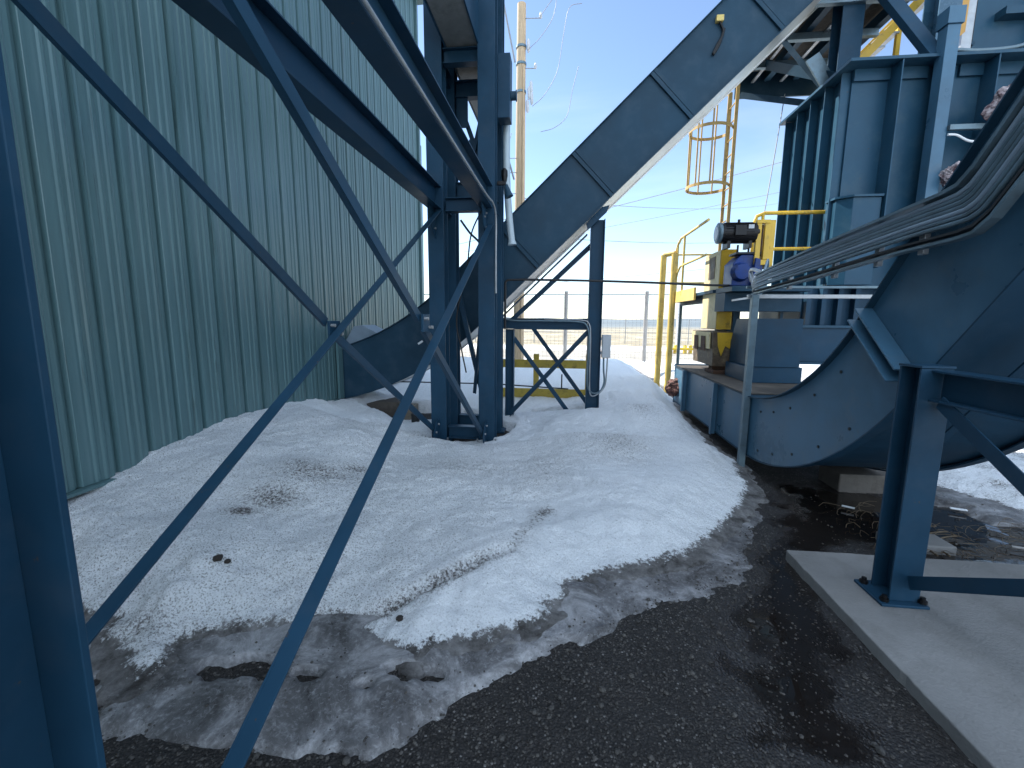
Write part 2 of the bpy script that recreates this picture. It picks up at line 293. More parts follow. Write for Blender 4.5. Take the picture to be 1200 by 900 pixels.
# ground material ------------------------------------------------------------
def ground_mat():
    m = bpy.data.materials.new('wet_gravel'); m.use_nodes = True; nt = m.node_tree; N = nt.nodes; L = nt.links; b = N['Principled BSDF']
    geo = N.new('ShaderNodeNewGeometry'); sep = N.new('ShaderNodeSeparateXYZ'); L.new(geo.outputs['Position'], sep.inputs[0])
    def noise(scale, det=6, ro=.6):
        n = N.new('ShaderNodeTexNoise'); n.inputs['Scale'].default_value = scale; n.inputs['Detail'].default_value = det; n.inputs['Roughness'].default_value = ro
        L.new(geo.outputs['Position'], n.inputs['Vector']); return n.outputs['Fac']
    def ramp(f, stops):
        r = N.new('ShaderNodeValToRGB'); e = r.color_ramp.elements
        while len(e) < len(stops): e.new(.5)
        for k, (p, c) in enumerate(stops): e[k].position = p; e[k].color = (*c, 1)
        L.new(f, r.inputs[0]); return r.outputs[0]
    def mr(f, a, b_, c=0., d=1.):
        r = N.new('ShaderNodeMapRange'); r.interpolation_type = 'SMOOTHSTEP'
        for k, v in ((1, a), (2, b_), (3, c), (4, d)): r.inputs[k].default_value = v
        L.new(f, r.inputs[0]); return r.outputs[0]
    def mix(f, a, c):
        x = N.new('ShaderNodeMix'); x.data_type = 'RGBA'; L.new(f, x.inputs[0])
        for s, k in ((a, 6), (c, 7)):
            if isinstance(s, tuple): x.inputs[k].default_value = (*s, 1)
            else: L.new(s, x.inputs[k])
        return x.outputs[2]
    def math_(op, a, c):
        x = N.new('ShaderNodeMath'); x.operation = op
        for k, s in ((0, a), (1, c)):
            if isinstance(s, (int, float)): x.inputs[k].default_value = s
            else: L.new(s, x.inputs[k])
        return x.outputs[0]
    fine = noise(38, 8, .7); mid = noise(3.2, 6); big = noise(.14, 5)
    grav = ramp(fine, [(.3, (.009, .0073, .0066)), (.55, (.019, .016, .0145)), (.72, (.055, .048, .043))])
    mud = ramp(mid, [(.3, (.012, .009, .0075)), (.7, (.030, .0235, .0195))])
    vo = N.new('ShaderNodeTexVoronoi'); vo.inputs['Scale'].default_value = 85; vo.inputs['Randomness'].default_value = 1; L.new(geo.outputs['Position'], vo.inputs['Vector'])
    vs_ = N.new('ShaderNodeSeparateColor'); L.new(vo.outputs['Color'], vs_.inputs[0])
    chips = ramp(vs_.outputs[0], [(.0, (.009, .0075, .0067)), (.62, (.026, .022, .0195)), (.90, (.066, .058, .052)), (.985, (.24, .225, .21))])
    grav = mix(mr(vo.outputs['Distance'], .30, .62, .9, .0), grav, chips)
    near = mix(mr(mid, .44, .70, 0, .75), grav, mud)
    at = N.new('ShaderNodeAttribute'); at.attribute_name = 'wet'; w = at.outputs['Fac']
    near = mix(math_('MULTIPLY', w, .85), near, (.013, .0095, .0075))
    # beyond the shade: snow, gravel road, a snow ridge, then dry grass
    yj = math_('ADD', sep.outputs['Y'], math_('MULTIPLY', math_('SUBTRACT', noise(.5, 5), .5), 3.))
    snowp = ramp(noise(1.1, 8, .7), [(.40, (.42, .38, .32)), (.52, (.80, .80, .80))])
    road = ramp(noise(.9, 8, .7), [(.35, (.30, .27, .22)), (.6, (.46, .42, .36))])
    grass = ramp(noise(.35, 9, .75), [(.32, (.20, .165, .10)), (.5, (.34, .28, .18)), (.6, (.46, .41, .30)), (.68, (.75, .74, .72))])
    hazy_sage = ramp(noise(.012, 9, .7), [(.35, (.10, .13, .15)), (.6, (.17, .19, .19)), (.75, (.28, .28, .27))])  # far sage plain, distance haze painted into its grey blue
    xj = math_('ADD', sep.outputs['X'], math_('MULTIPLY', math_('SUBTRACT', noise(.6, 5), .5), 3.))
    near = mix(mr(yj, -2.2, -3.2), near, snowp)  # unseen snow cover behind the camera, added to bounce light onto the steel
    c = mix(mr(yj, 14.5, 15.6), near, snowp)
    c = mix(mr(yj, 17.5, 18.6), c, road)
    c = mix(mr(yj, 23.2, 24.2), c, (.80, .80, .79))
    c = mix(mr(yj, 26.5, 28.), c, grass)
    c = mix(mr(sep.outputs['Y'], 60, 110), c, hazy_sage)
    L.new(c, b.inputs['Base Color'])
    ro = math_('SUBTRACT', .78, math_('MULTIPLY', w, .70)); ro2 = math_('MULTIPLY', mr(mid, .4, .7), -.22); L.new(math_('ADD', ro, ro2), b.inputs['Roughness'])
    bp = N.new('ShaderNodeBump'); bp.inputs['Distance'].default_value = .012
    L.new(math_('MULTIPLY', math_('SUBTRACT', 1., w), .9), bp.inputs['Strength'])
    L.new(math_('SUBTRACT', math_('MULTIPLY', noise(60, 5, .65), 1.), vo.outputs['Distance']), bp.inputs['Height']); L.new(bp.outputs[0], b.inputs['Normal'])
    return m
def snow_mat():
    m = bpy.data.materials.new('old_snow'); m.use_nodes = True; nt = m.node_tree; N = nt.nodes; L = nt.links; b = N['Principled BSDF']
    geo = N.new('ShaderNodeNewGeometry')
    def noise(scale, det=6, ro=.6):
        n = N.new('ShaderNodeTexNoise'); n.inputs['Scale'].default_value = scale; n.inputs['Detail'].default_value = det; n.inputs['Roughness'].default_value = ro
        L.new(geo.outputs['Position'], n.inputs['Vector']); return n.outputs['Fac']
    def mr(f, a, b_, c=0., d=1.):
        r = N.new('ShaderNodeMapRange')
        for k, v in ((1, a), (2, b_), (3, c), (4, d)): r.inputs[k].default_value = v
        L.new(f, r.inputs[0]); return r.outputs[0]
    def math_(op, a, c):
        x = N.new('ShaderNodeMath'); x.operation = op
        for k, s in ((0, a), (1, c)):
            if isinstance(s, (int, float)): x.inputs[k].default_value = s
            else: L.new(s, x.inputs[k])
        return x.outputs[0]
    def mix(f, a, c):
        x = N.new('ShaderNodeMix'); x.data_type = 'RGBA'; L.new(f, x.inputs[0])
        for s, k in ((a, 6), (c, 7)):
            if isinstance(s, tuple): x.inputs[k].default_value = (*s, 1)
            else: L.new(s, x.inputs[k])
        return x.outputs[2]
    at = N.new('ShaderNodeAttribute'); at.attribute_name = 'dirt'; d = at.outputs['Fac']
    gr = N.new('ShaderNodeAttribute'); gr.attribute_name = 'grit'; g = gr.outputs['Fac']
    base = mix(mr(noise(1.4, 5), .3, .7), (.895, .925, .955), (.94, .96, .98))
    base = mix(math_('MULTIPLY', g, .35), base, (.80, .80, .795))
    grain = noise(105, 4, .75)
    base = mix(math_('MULTIPLY', mr(grain, .52, .62), math_('ADD', math_('MULTIPLY', g, .85), .14)), base, (.20, .185, .17))
    thr = math_('ADD', math_('MULTIPLY', d, .46), mr(noise(48, 8, .85), .3, .7, -.40, .40))
    base = mix(math_('MULTIPLY', d, .22), base, (.34, .29, .24))
    base = mix(mr(thr, .18, .36, 0, .95), base, (.060, .046, .038))
    sp = math_('GREATER_THAN', noise(85, 2, .5), .735)
    base = mix(math_('MULTIPLY', sp, .8), base, (.06, .05, .045))
    sl = N.new('ShaderNodeAttribute'); sl.attribute_name = 'slush'
    sf = math_('ADD', sl.outputs['Fac'], mr(noise(34, 7, .72), .3, .7, -.42, .42))
    sr_ = N.new('ShaderNodeValToRGB'); sr_.color_ramp.elements[0].position = .36; sr_.color_ramp.elements[1].position = .66
    sr_.color_ramp.elements[0].color = (.055, .049, .045, 1); sr_.color_ramp.elements[1].color = (.30, .29, .285, 1)
    L.new(noise(7, 9, .72), sr_.inputs[0])
    base = mix(mr(sf, .42, .66), base, sr_.outputs[0])
    L.new(base, b.inputs['Base Color']); b.inputs['Roughness'].default_value = .6
    b.inputs['Specular IOR Level'].default_value = .25
    b.inputs['Subsurface Weight'].default_value = .0
    bp = N.new('ShaderNodeBump'); bp.inputs['Strength'].default_value = 1.; bp.inputs['Distance'].default_value = .028
    h = math_('ADD', math_('MULTIPLY', noise(55, 6, .75), .9), math_('MULTIPLY', noise(14, 4), 1.2))
    L.new(h, bp.inputs['Height']); L.new(bp.outputs[0], b.inputs['Normal'])
    return m
def ice_mat():
    m = bpy.data.materials.new('grey_ice'); m.use_nodes = True; nt = m.node_tree; N = nt.nodes; L = nt.links; b = N['Principled BSDF']
    geo = N.new('ShaderNodeNewGeometry')
    def noise(scale, det=6, ro=.6):
        n = N.new('ShaderNodeTexNoise'); n.inputs['Scale'].default_value = scale; n.inputs['Detail'].default_value = det; n.inputs['Roughness'].default_value = ro
        n.inputs['Distortion'].default_value = .6
        L.new(geo.outputs['Position'], n.inputs['Vector']); return n.outputs['Fac']
    r = N.new('ShaderNodeValToRGB'); e = r.color_ramp.elements; e.new(.5)
    for k, (p, c) in enumerate([(.37, (.045, .040, .038)), (.50, (.125, .121, .122)), (.65, (.34, .335, .34))]): e[k].position = p; e[k].color = (*c, 1)
    L.new(noise(3.6, 10, .74), r.inputs[0])
    r2 = N.new('ShaderNodeValToRGB'); r2.color_ramp.elements[0].position = .52; r2.color_ramp.elements[1].position = .75
    r2.color_ramp.elements[0].color = (0, 0, 0, 1); r2.color_ramp.elements[1].color = (.55, .55, .55, 1)
    L.new(noise(48, 6, .75), r2.inputs[0])
    x = N.new('ShaderNodeMix'); x.data_type = 'RGBA'; L.new(r2.outputs[0], x.inputs[0]); L.new(r.outputs[0], x.inputs[6]); x.inputs[7].default_value = (.50, .50, .51, 1)
    L.new(x.outputs[2], b.inputs['Base Color'])
    rr = N.new('ShaderNodeMapRange'); rr.inputs[1].default_value = .35; rr.inputs[2].default_value = .7; rr.inputs[3].default_value = .22; rr.inputs[4].default_value = .6
    L.new(noise(7, 6), rr.inputs[0]); L.new(rr.outputs[0], b.inputs['Roughness'])
    bp = N.new('ShaderNodeBump'); bp.inputs['Strength'].default_value = .5; bp.inputs['Distance'].default_value = .01
    L.new(noise(30, 6, .7), bp.inputs['Height']); L.new(bp.outputs[0], b.inputs['Normal'])
    return m

gx = spaced(-3.6, 4.6, .035, -2600, 2600); gy = spaced(.7, 7.4, .035, -300, 4200)
tag(gridmesh('ground', gx, gy, ground_h, ground_mat(), {'wet': wet}), kind='structure')

def dirt(x, y, z=None):
    d = 0 * x
    for cx, cy, rx, ry, a in ((-2.08, 2.86, .26, .17, .62), (-1.98, 3.25, .42, .26, .55), (-2.2, 2.68, .12, .07, .85), (-1.75, 3.5, .18, .12, .6), (.65, 4.9, .35, .5, .42), (1.1, 6.3, .3, .7, .42), (-1.2, 1.95, .16, .07, .75), (-1.45, 2.2, .3, .25, .2),
                              (-1.75, 5.3, .5, .3, .7), (-2.05, 1.75, .2, .1, .5), (-.15, 4.0, .25, .6, .34), (-.85, 3.9, .6, .3, .3)):
        d = np.maximum(d, a * np.exp(-(((x - cx) / rx) ** 2 + ((y - cy) / ry) ** 2)))
    lip = pdist(x, y, [(-1.25, 1.98), (-.93, 2.03), (-.78, 2.12), (-.62, 2.25), (-.3, 2.6), (-.1, 3.2)])
    d = np.maximum(d, .9 * np.exp(-(lip / .07) ** 2) * (.6 + .6 * fbm(x * 6, y * 6, 3, 71)))
    e = sdist(x, y, SNOWP); d = np.maximum(d, .55 * np.exp(-(np.maximum(e, 0) / .05) ** 2) * (.5 + 1.2 * fbm(x * 5, y * 5, 3, 72)))
    return d
def slush(x, y, z=None):
    d = np.maximum(sdist(x, y, SNOWP), sdist(x, y, SNOWR)) + .045 + .06 * fbm(x * 3.2, y * 3.2, 4, 3) + .06 * fbm(x * 11, y * 11, 4, 9)
    return 1 - sstep(d, .01, .20)
def grit(x, y, z=None):
    # the left bank is granular and grey, the right drift is cleaner
    s = sstep(.55 * (y - 2.0) - (x + .8) + .45 * fbm(x * 1.5, y * 1.5, 3, 77), -.5, .45)
    return np.clip(.15 + .75 * s * (y < 5.2) + .2 * fbm(x * 2, y * 2, 3, 78), 0, 1)
sx = spaced(-3.52, 5.0, .024, -32, 21, 1.3); sy = spaced(1.3, 6.2, .024, 1.0, 17.2, 1.12)
tag(gridmesh('snow', sx, sy, snow_h, snow_mat(), {'dirt': dirt, 'grit': grit, 'slush': slush}, keep=lambda x, y, z: z > -.05), 'old granular snow banked against the green building and drifted past the steel legs', 'snow', 'stuff')
ix = spaced(-2.6, 2.3, .022, -3, 12.2, 1.15); iy = spaced(1.15, 5.2, .022, 1.1, 6.2, 1.2)
tag(gridmesh('ice', ix, iy, ice_h, ice_mat(), keep=lambda x, y, z: z > -.05), 'grey refrozen ice along the foot of the snow', 'ice', 'stuff')

# pebbles lying on the bare gravel ------------------------------------------------
def pebbles():
    t = (1 + 5 ** .5) / 2
    ico = np.array([(-1, t, 0), (1, t, 0), (-1, -t, 0), (1, -t, 0), (0, -1, t), (0, 1, t), (0, -1, -t), (0, 1, -t), (t, 0, -1), (t, 0, 1), (-t, 0, -1), (-t, 0, 1)]) / 1.9
    fc = [(0, 11, 5), (0, 5, 1), (0, 1, 7), (0, 7, 10), (0, 10, 11), (1, 5, 9), (5, 11, 4), (11, 10, 2), (10, 7, 6), (7, 1, 8), (3, 9, 4), (3, 4, 2), (3, 2, 6), (3, 6, 8), (3, 8, 9), (4, 9, 5), (2, 4, 11), (6, 2, 10), (8, 6, 7), (9, 8, 1)]
    n = 20000
    x = rng.uniform(-2.2, 1.6, n); y = rng.uniform(.8, 3.6, n) ** 1.0
    extra = 1500; x = np.concatenate([x, rng.uniform(1.5, 4.5, extra)]); y = np.concatenate([y, rng.uniform(3.0, 4.8, extra)])
    ok = (snow_h(x, y) < .0) & ((ice_h(x, y) < .006) | (rng.rand(len(x)) < .10)) & (rng.rand(len(x)) > .72 * wet(x, y)) & ~((x > 1.5) & (y < 3.03))
    x, y = x[ok], y[ok]; z = np.maximum(ground_h(x, y), ice_h(x, y)); mb = MB()
    sz = .0032 + .0055 * rng.rand(len(x)) ** 3 + (rng.rand(len(x)) < .02) * rng.uniform(.004, .011, len(x)) + (rng.rand(len(x)) < .004) * rng.uniform(.005, .013, len(x))
    for k in range(len(x)):
        p = ico * (1 + .35 * (rng.rand(12, 1) - .5)) * sz[k] * np.array([1, rng.uniform(.7, 1.2), rng.uniform(.5, .85)])
        a = rng.rand() * 6.28; c, s_ = math.cos(a), math.sin(a)
        p = np.stack([p[:, 0] * c - p[:, 1] * s_ + x[k], p[:, 0] * s_ + p[:, 1] * c + y[k], p[:, 2] + z[k] + sz[k] * .25], 1)
        mb.add(p.tolist(), fc)
    return mb
tag(pebbles().build('gravel', STONE), 'loose wet pebbles on the dark muddy ground', 'gravel', 'stuff')

# ------------------------------------------------------------------ green building
bl = thing('metal_building', 'tall green building clad in ribbed metal siding, snow banked at its foot', 'building', (-3.5, 4, 0))
WX = -3.5; PITCH = .295; HB = 8.7
prof = []
y = -5.0 + .08; k = 0
while y < 10.55:
    prof += [(y, 0), (y + .012, .003), (y + .062, .003)]
    for c in (.105, .175): prof += [(y + c - .022, .0), (y + c - .008, .008), (y + c + .008, .008), (y + c + .022, .0)]
    prof += [(y + PITCH - .062, 0), (y + PITCH - .056, -.034), (y + PITCH - .020, -.034), (y + PITCH - .012, 0)]
    y += PITCH; k += 1
prof.append((y, 0))
mb = MB(); n = len(prof)
vs = [(WX + d, yy, .345) for yy, d in prof] + [(WX + d, yy, HB) for yy, d in prof]
mb.add(vs, [(i, i + 1, n + i + 1, n + i) for i in range(n - 1)]); YE = y
mb.build('siding', GREEN, bl)
mb = MB()
for yy in np.arange(-4.9, YE - .1, PITCH):
    for zz in (1.05, 2.55, 4.05, 5.55, 7.05):
        mb.box(WX + .002, WX + .010, yy + .145, yy + .157, zz - .006, zz + .006)
tag(mb.build('screws', GREEN, bl), kind='stuff')
mb = MB()
for k in range(2, int((YE + 4.92) / PITCH), 3):
    yy = -5 + .08 + PITCH * k - .010
    mb.add([(WX - .001, yy, .345), (WX + .005, yy + .004, .345), (WX + .0035, yy + .034, .345), (WX - .001, yy + .036, .345), (WX - .001, yy, HB), (WX + .005, yy + .004, HB), (WX + .0035, yy + .034, HB), (WX - .001, yy + .036, HB)], [(0, 1, 5, 4), (1, 2, 6, 5), (2, 3, 7, 6)])
mb.build('lap_seam', GREEN, bl)
mb = MB().box(-16, WX - .05, -5, YE - .03, .02, HB - .01); mb.build('wall', GREEN, bl)
MB().box(-16.02, WX - .045, -5.02, YE - .05, -.2, .30).build('foundation', CONC, bl)
MB().box(WX - .02, WX + .052, -5, YE - .2, .318, .340).build('base_flashing', GREEN, bl)
MB().box(WX - .06, WX + .05, YE - .02, YE + .07, .3, HB).build('corner_trim', GREEN, bl)
MB().prism([(-16.3, HB), (WX + .25, HB), (WX + .25, HB + .12), (-9.7, HB + .9), (-16.3, HB + .12)], 'xz', -5.3, YE + .3).build('roof', GREEN, bl)
MB().box(-16, -6.2, YE, 19.5, -.1, 8.8).build('sun_blocker', GREEN, bl)  # unseen block added to keep sun off the yard
mb = MB().box(WX + .036, WX + .075, 6.44, 6.57, .345, 1.55); mb.build('opening_trim', GREEN, bl)

# ------------------------------------------------------------------ left braced steel frame and tower
fr = thing('braced_steel_frame', 'blue cross braced steel bay from the left edge to a four column tower', 'steel frame', (-1.25, 3, 0))
XL, XR, Y0, Y1, Y2 = -1.57, -.95, .54, 5.53, 6.13
def column(x, y, z0, z1, name='column'):
    c = MB().ibeam((x, y, z0), (x, y, z1), .2, .2, .014, .009, up=(0, 1, 0)).build(name, BLUE, fr, .002)
    MB().box(x - .15, x + .15, y - .15, y + .15, z0 - .02, z0).build('base_plate', BLUE, c, .002)
    if y > 5 and y < 5.8:
        for sx_ in (-1, 1): MB().tube([(x + sx_ * .115, y - .12, z0), (x + sx_ * .115, y - .12, z0 + .05)], .011, 8).build('anchor_bolt', GALV, c)
    return c
column(XR, Y0, .05, 3.3); column(XL, Y0, .05, 3.3)
for x in (XL, XR):
    for yy in (Y1, Y2): column(x, yy, .03, 8.6)
# long beams running from the near columns to the tower
for x in (XL, XR):
    MB().ibeam((x, -.6, 3.02), (x, Y1 - .106, 3.02), .26, .15, .012, .008).build('beam', BLUE, fr, .002)
MB().tube(catmull([(XR + .09, .4, 2.905), (XR + .09, 4.6, 2.905), (XR + .11, 5.2, 2.90), (XR + .125, 5.36, 2.78), (XR + .12, 5.40, 2.4), (XR + .12, 5.41, 1.9)], 6), .012, 8).build('conduit', GALV, fr)
def brace(p0, p1, name='brace', leg=.064, m=BLUE, a=None, b=X, flip=False, leg2=None):
    p0, p1 = V(p0), V(p1); d = (p1 - p0).normalized()
    a = a or d.cross(V(b)).normalized()
    if flip: a = -a
    off = a * (-leg / 2)
    return MB().ext(p0 + off, p1 + off, a, b, 0, leg, 0, .008).ext(p0 + off, p1 + off, a, b, 0, .008, .008, leg2 or leg).build(name, m, fr, .0015)
# crossing braces: near plane (right line) and far plane (left line)
brace((XR + .02, .62, .12), (XR + .02, Y1 - .09, 2.68))
brace((XR - .02, .64, 2.93), (XR - .02, 2.95, 1.60), b=-X, leg2=.035); brace((XR - .02, 3.05, 1.535), (XR - .02, Y1 - .06, .08), b=-X, leg2=.035)
brace((XL + .02, .75, .33), (XL + .02, Y1 - .09, 2.86))
brace((XL - .02, .60, 2.93), (XL - .02, 2.86, 1.565), b=-X, leg2=.022); brace((XL - .02, 2.98, 1.47), (XL - .02, Y1 - .06, .12), b=-X, leg2=.022)
for x, yc, zc in ((XR, 3.0, 1.565), (XL, 2.91, 1.515)):
    g = MB().box(x - .008, x + .008, yc - .075, yc + .075, zc - .06, zc + .06).build('gusset', BLUE, fr, .002)
    for dy in (-.05, .05): MB().tube([(x + .008, yc + dy, zc - dy * .6), (x + .038, yc + dy, zc - dy * .6)], .012, 6).build('bolt', GALV, g)
for x in (XR, XL):
    for poly, pts in (([(Y1 - .10, 2.55), (Y1 - .10, 2.88), (Y1 - .40, 2.88), (Y1 - .28, 2.66)], ((Y1 - .16, 2.66), (Y1 - .26, 2.76), (Y1 - .16, 2.82))),
                      ([(Y1 - .10, .05), (Y1 - .10, .32), (Y1 - .22, .30), (Y1 - .36, .16), (Y1 - .3, .05)], ((Y1 - .15, .26), (Y1 - .26, .18)))):
        g = MB().prism(poly, 'yz', x - .006, x + .006).build('gusset', BLUE, fr, .002)
        for yy, zz in pts: MB().tube([(x + .006, yy, zz), (x + .022, yy, zz)], .013, 6).build('bolt', GALV, g)
# tower girts
def girt(z, y, h=.16, x0=XL + .1, x1=XR - .1):
    MB().ibeam((x0 + .003, y, z), (x1 - .003, y, z), h, .12, .011, .008).build('girt', BLUE, fr, .002)
for z in (.135, 2.955, 4.59, 6.4): girt(z, Y1)
for z in (.135, 3.28, 4.52, 6.4): girt(z, Y2, .2)
for x in (XL, XR):
    for z in (3.02, 4.58):
        MB().ibeam((x, Y1 + .103, z), (x, Y2 - .103, z), .16, .12, .011, .008).build('girt', BLUE, fr, .002)
# slender diagonals inside the tower
brace((XL + .1, Y2 + .02, 2.05), (XR - .1, Y2 + .02, .25), leg=.06, a=V((1.8, 0, .66)).cross(Y).normalized(), b=Y)
brace((XR - .12, Y2 - .02, 2.4), (XL + .33, Y2 - .02, .55), leg=.05, a=V((.5, 0, 1.8)).cross(Y).normalized(), b=-Y)
brace((XL + .12, Y2 + .02, 4.42), (XR - .12, Y2 + .02, 3.42), leg=.06, a=V((1, 0, -1)).cross(Y).normalized(), b=Y)
brace((XR - .12, Y2 - .02, 4.4), (XL + .34, Y2 - .02, 3.75), leg=.06, a=V((1, 0, 1)).cross(Y).normalized(), b=-Y)
MB().box(XL + .11, XL + .26, Y2 - .02, Y2 - .008, 4.06, 4.42).build('gusset', BLUE, fr, .002)
MB().box(XL + .27, XL + .41, Y2 - .012, Y2 + .0, 3.68, 3.92).build('gusset', BLUE, fr, .002)
MB().box(XR - .2, XR - .105, Y2 - .1, Y2 + .1, 3.5, 4.4).build('connection_plate', BLUE, fr, .002)
# wiring on the tower
mb = MB()
mb.tube(catmull([(XR - .06, 5.42, 2.86), (XR - .2, 5.5, 2.6), (XR - .28, 5.6, 2.2), (XR - .42, 5.62, 1.6), (XR - .36, 5.62, 1.2), (XR - .3, 5.62, .9)], 6), .009, 8)
mb.tube(catmull([(XL + .2, 5.9, 2.86), (XL + .32, 5.9, 2.7), (XL + .46, 5.9, 2.55), (XL + .5, 5.9, 2.3)], 6), .014, 8)
mb.build('cable', RUBBER, fr)
jb = tag(MB().box(-.846, -.70, 5.62, 5.84, 3.96, 4.66).build('junction_box', BLUE, None, .004, (-.846, 5.7, 3.96)), 'dark blue box bolted high on the right side of the tower', 'junction box')
tag(MB().tube([(-.74, 5.73, 4.24), (-.64, 5.73, 4.24)], .05, 12).tube([(-.64, 5.73, 4.24), (-.63, 5.73, 4.24)], .062, 12).build('cable_gland', BLUED, None, 0, (-.7, 5.73, 4.24)), 'round stub sticking out of the dark box on the tower', 'pipe stub')
st = thing('strobe_lamp', 'small dark signal lamp on a bracket beside the tower column', 'signal lamp', (-.78, 5.62, 3.2))
MB().box(-.846, -.74, 5.60, 5.64, 3.2, 3.24).build('bracket', BLACK, st)
MB().tube([(-.76, 5.62, 3.24), (-.76, 5.62, 3.30), (-.76, 5.62, 3.36), (-.76, 5.62, 3.39)], [.028, .04, .04, .015], 10).build('lens', BLACK, st)
MB().tube([(-.74, 5.62, 3.2), (-.72, 5.62, 3.12), (-.70, 5.62, 3.06)], [.02, .04, .055], 10).build('horn', BLUED, st)
tag(MB().tube(catmull([(-.78, 5.95, 4.1), (-.775, 5.95, 3.4), (-.74, 5.95, 2.9), (-.70, 5.95, 2.55)], 6), [.045] * 18 + [.06], 12).build('downpipe', mat('pale_pipe', (.42, .5, .54), .35, var=.1), None, 0, (-.75, 5.95, 2.55)), 'pale pipe dropping behind the tower towards the inclined conveyor', 'pipe')

# ------------------------------------------------------------------ trough running through the top of the tower
tr = thing('overhead_trough', 'enclosed trough crossing the top of the tower, pale dust under it', 'trough', (-1.25, 5, 4.7))
MB().box(-1.42, -1.06, 1.4, 8.4, 4.685, 4.70).build('bottom_pan', mat('dusty_underside', (.20, .20, .19), .55, var=.4, vscale=2, col2=(.09, .09, .09), amt2=.8, scale2=3), tr)
MB().box(-1.44, -1.424, 1.4, 8.4, 4.67, 5.2).build('side_panel', BLUE, tr, .002)
MB().box(-1.056, -1.04, 1.4, 8.4, 4.67, 5.2).build('side_panel', BLUE, tr, .002)
MB().box(-1.47, -1.01, 1.4, 8.4, 5.203, 5.22).build('cover', BLUE, tr, .002)

# ------------------------------------------------------------------ inclined drag conveyor (left)
TH = rad(43.7); ct, st_ = math.cos(TH), math.sin(TH)
cv = thing('inclined_conveyor', 'blue enclosed conveyor rising to the upper right from the green wall', 'conveyor', (-1.3, 6.6, 1.4))
CC = (-4.407, 4.71); RT, RB = 3.7, 4.5
def cpt(R, a): return (CC[0] + R * math.sin(a), CC[1] - R * math.cos(a))
angs = [rad(a) for a in np.linspace(5, 43.7, 16)]
top = [cpt(RT, a) for a in angs]; bot = [cpt(RB, a) for a in angs]
LEN = 9.2
for q in np.linspace(.6, LEN, 8):
    top.append((cpt(RT, TH)[0] + ct * q, cpt(RT, TH)[1] + st_ * q)); bot.append((cpt(RB, TH)[0] + ct * q, cpt(RB, TH)[1] + st_ * q))
YC, YD = 6.6, 7.5
mkxz = lambda p, c: (p[0], c, p[1])
def off(P, Q, t):  # points between the two outlines
    return [(a[0] + (b[0] - a[0]) * t, a[1] + (b[1] - a[1]) * t) for a, b in zip(P, Q)]
MB().strip(top, bot, mkxz, YC, YC + .008).build('side_panel', BLUED, cv)
MB().strip(top, bot, mkxz, YD - .008, YD).build('side_panel', BLUED, cv)
MB().strip(off(top, bot, -.012), off(top, bot, -.002), mkxz, YC - .05, YD + .05).build('cover', BLUED, cv)
MB().strip(off(top, bot, .99), off(top, bot, 1.0), mkxz, YC + .01, YD - .01).build('bottom_pan', PAN, cv)
MB().strip(off(top, bot, .985), off(top, bot, .999), mkxz, YC - .04, YC - .001).build('flange', BLUED, cv)
MB().bar((-1.30, YD - .03, 1.375), (.33, YD - .03, 2.935), .02, .12, (0, 1, 0)).build('stringer', BLUED, cv)
MB().strip(off(top, bot, 1.002), off(top, bot, 1.016), mkxz, YD - .12, YD - .012).build('flange', PAN, cv)
def rib(q):
    ax, az = cpt(RT, TH)[0] + ct * q, cpt(RT, TH)[1] + st_ * q; bx, bz = cpt(RB, TH)[0] + ct * q, cpt(RB, TH)[1] + st_ * q
    return MB().ext((ax, YC - .036, az), (bx, YC - .036, bz), (ct, 0, st_), Y, -.055, -.004, 0, .034).ext((ax, YC - .030, az), (bx, YC - .030, bz), (ct, 0, st_), Y, .004, .055, 0, .028)
for q in (1.29, 2.68, 4.07, 5.52, 6.95): rib(q).build('splice_rib', BLUED, cv, .002)
p = [cpt(RT + .42, rad(32)), cpt(RT + .42, rad(33.2)), cpt(RT + .45, rad(33.2)), cpt(RT + .45, rad(32))]
MB().prism(p, 'xz', YC - .003, YC - .001).build('sticker', WHITE, cv)
# lug with a hanging cord near the top edge
MB().box(1.84, 1.93, YC - .06, YC, 5.38, 5.45).build('lug', YELW, cv, .003)
MB().tube(catmull([(1.89, YC - .03, 5.38), (1.94, YC - .03, 5.25), (1.87, YC - .03, 5.1), (1.83, YC - .03, 5.0), (1.90, YC - .03, 5.12), (1.95, YC - .03, 5.3)], 5), .016, 8).build('cord', BLACK, cv)
# inlet lid on the tail
MB().prism([(-3.46, 1.2), (-3.30, 1.46), (-3.16, 1.48), (-2.80, 1.30), (-2.84, 1.12), (-3.4, 1.0)], 'xz', 6.72, 7.2).build('inlet_box', BLUESKID, cv, .005)
tag(MB().prism([(-3.3, .0), (-2.62, .0), (-2.62, .20), (-2.66, .235), (-3.0, .235), (-3.3, .18)], 'xz', 6.85, 7.3).build('concrete_footing', DIRTYC, None, .01, (-3, 7, 0)), 'pale concrete footing under the tail of the inclined conveyor', 'footing')
tag(MB().box(-2.56, -2.30, 6.62, 6.8, .0, .24).build('timber_block', WOODB, None, .006, (-2.4, 6.7, 0)), 'small weathered timber block beside the pale footing', 'block')
tag(MB().tube([(-2.12, 6.12, 0), (-2.12, 6.12, .2)], .06, 12).tube([(-2.12, 6.12, .2), (-2.12, 6.12, .215)], .068, 12).build('pipe_stub', DARKM, None, 0, (-2.12, 6.12, 0)), 'short dark pipe stub standing in the snow left of the tower', 'pipe')

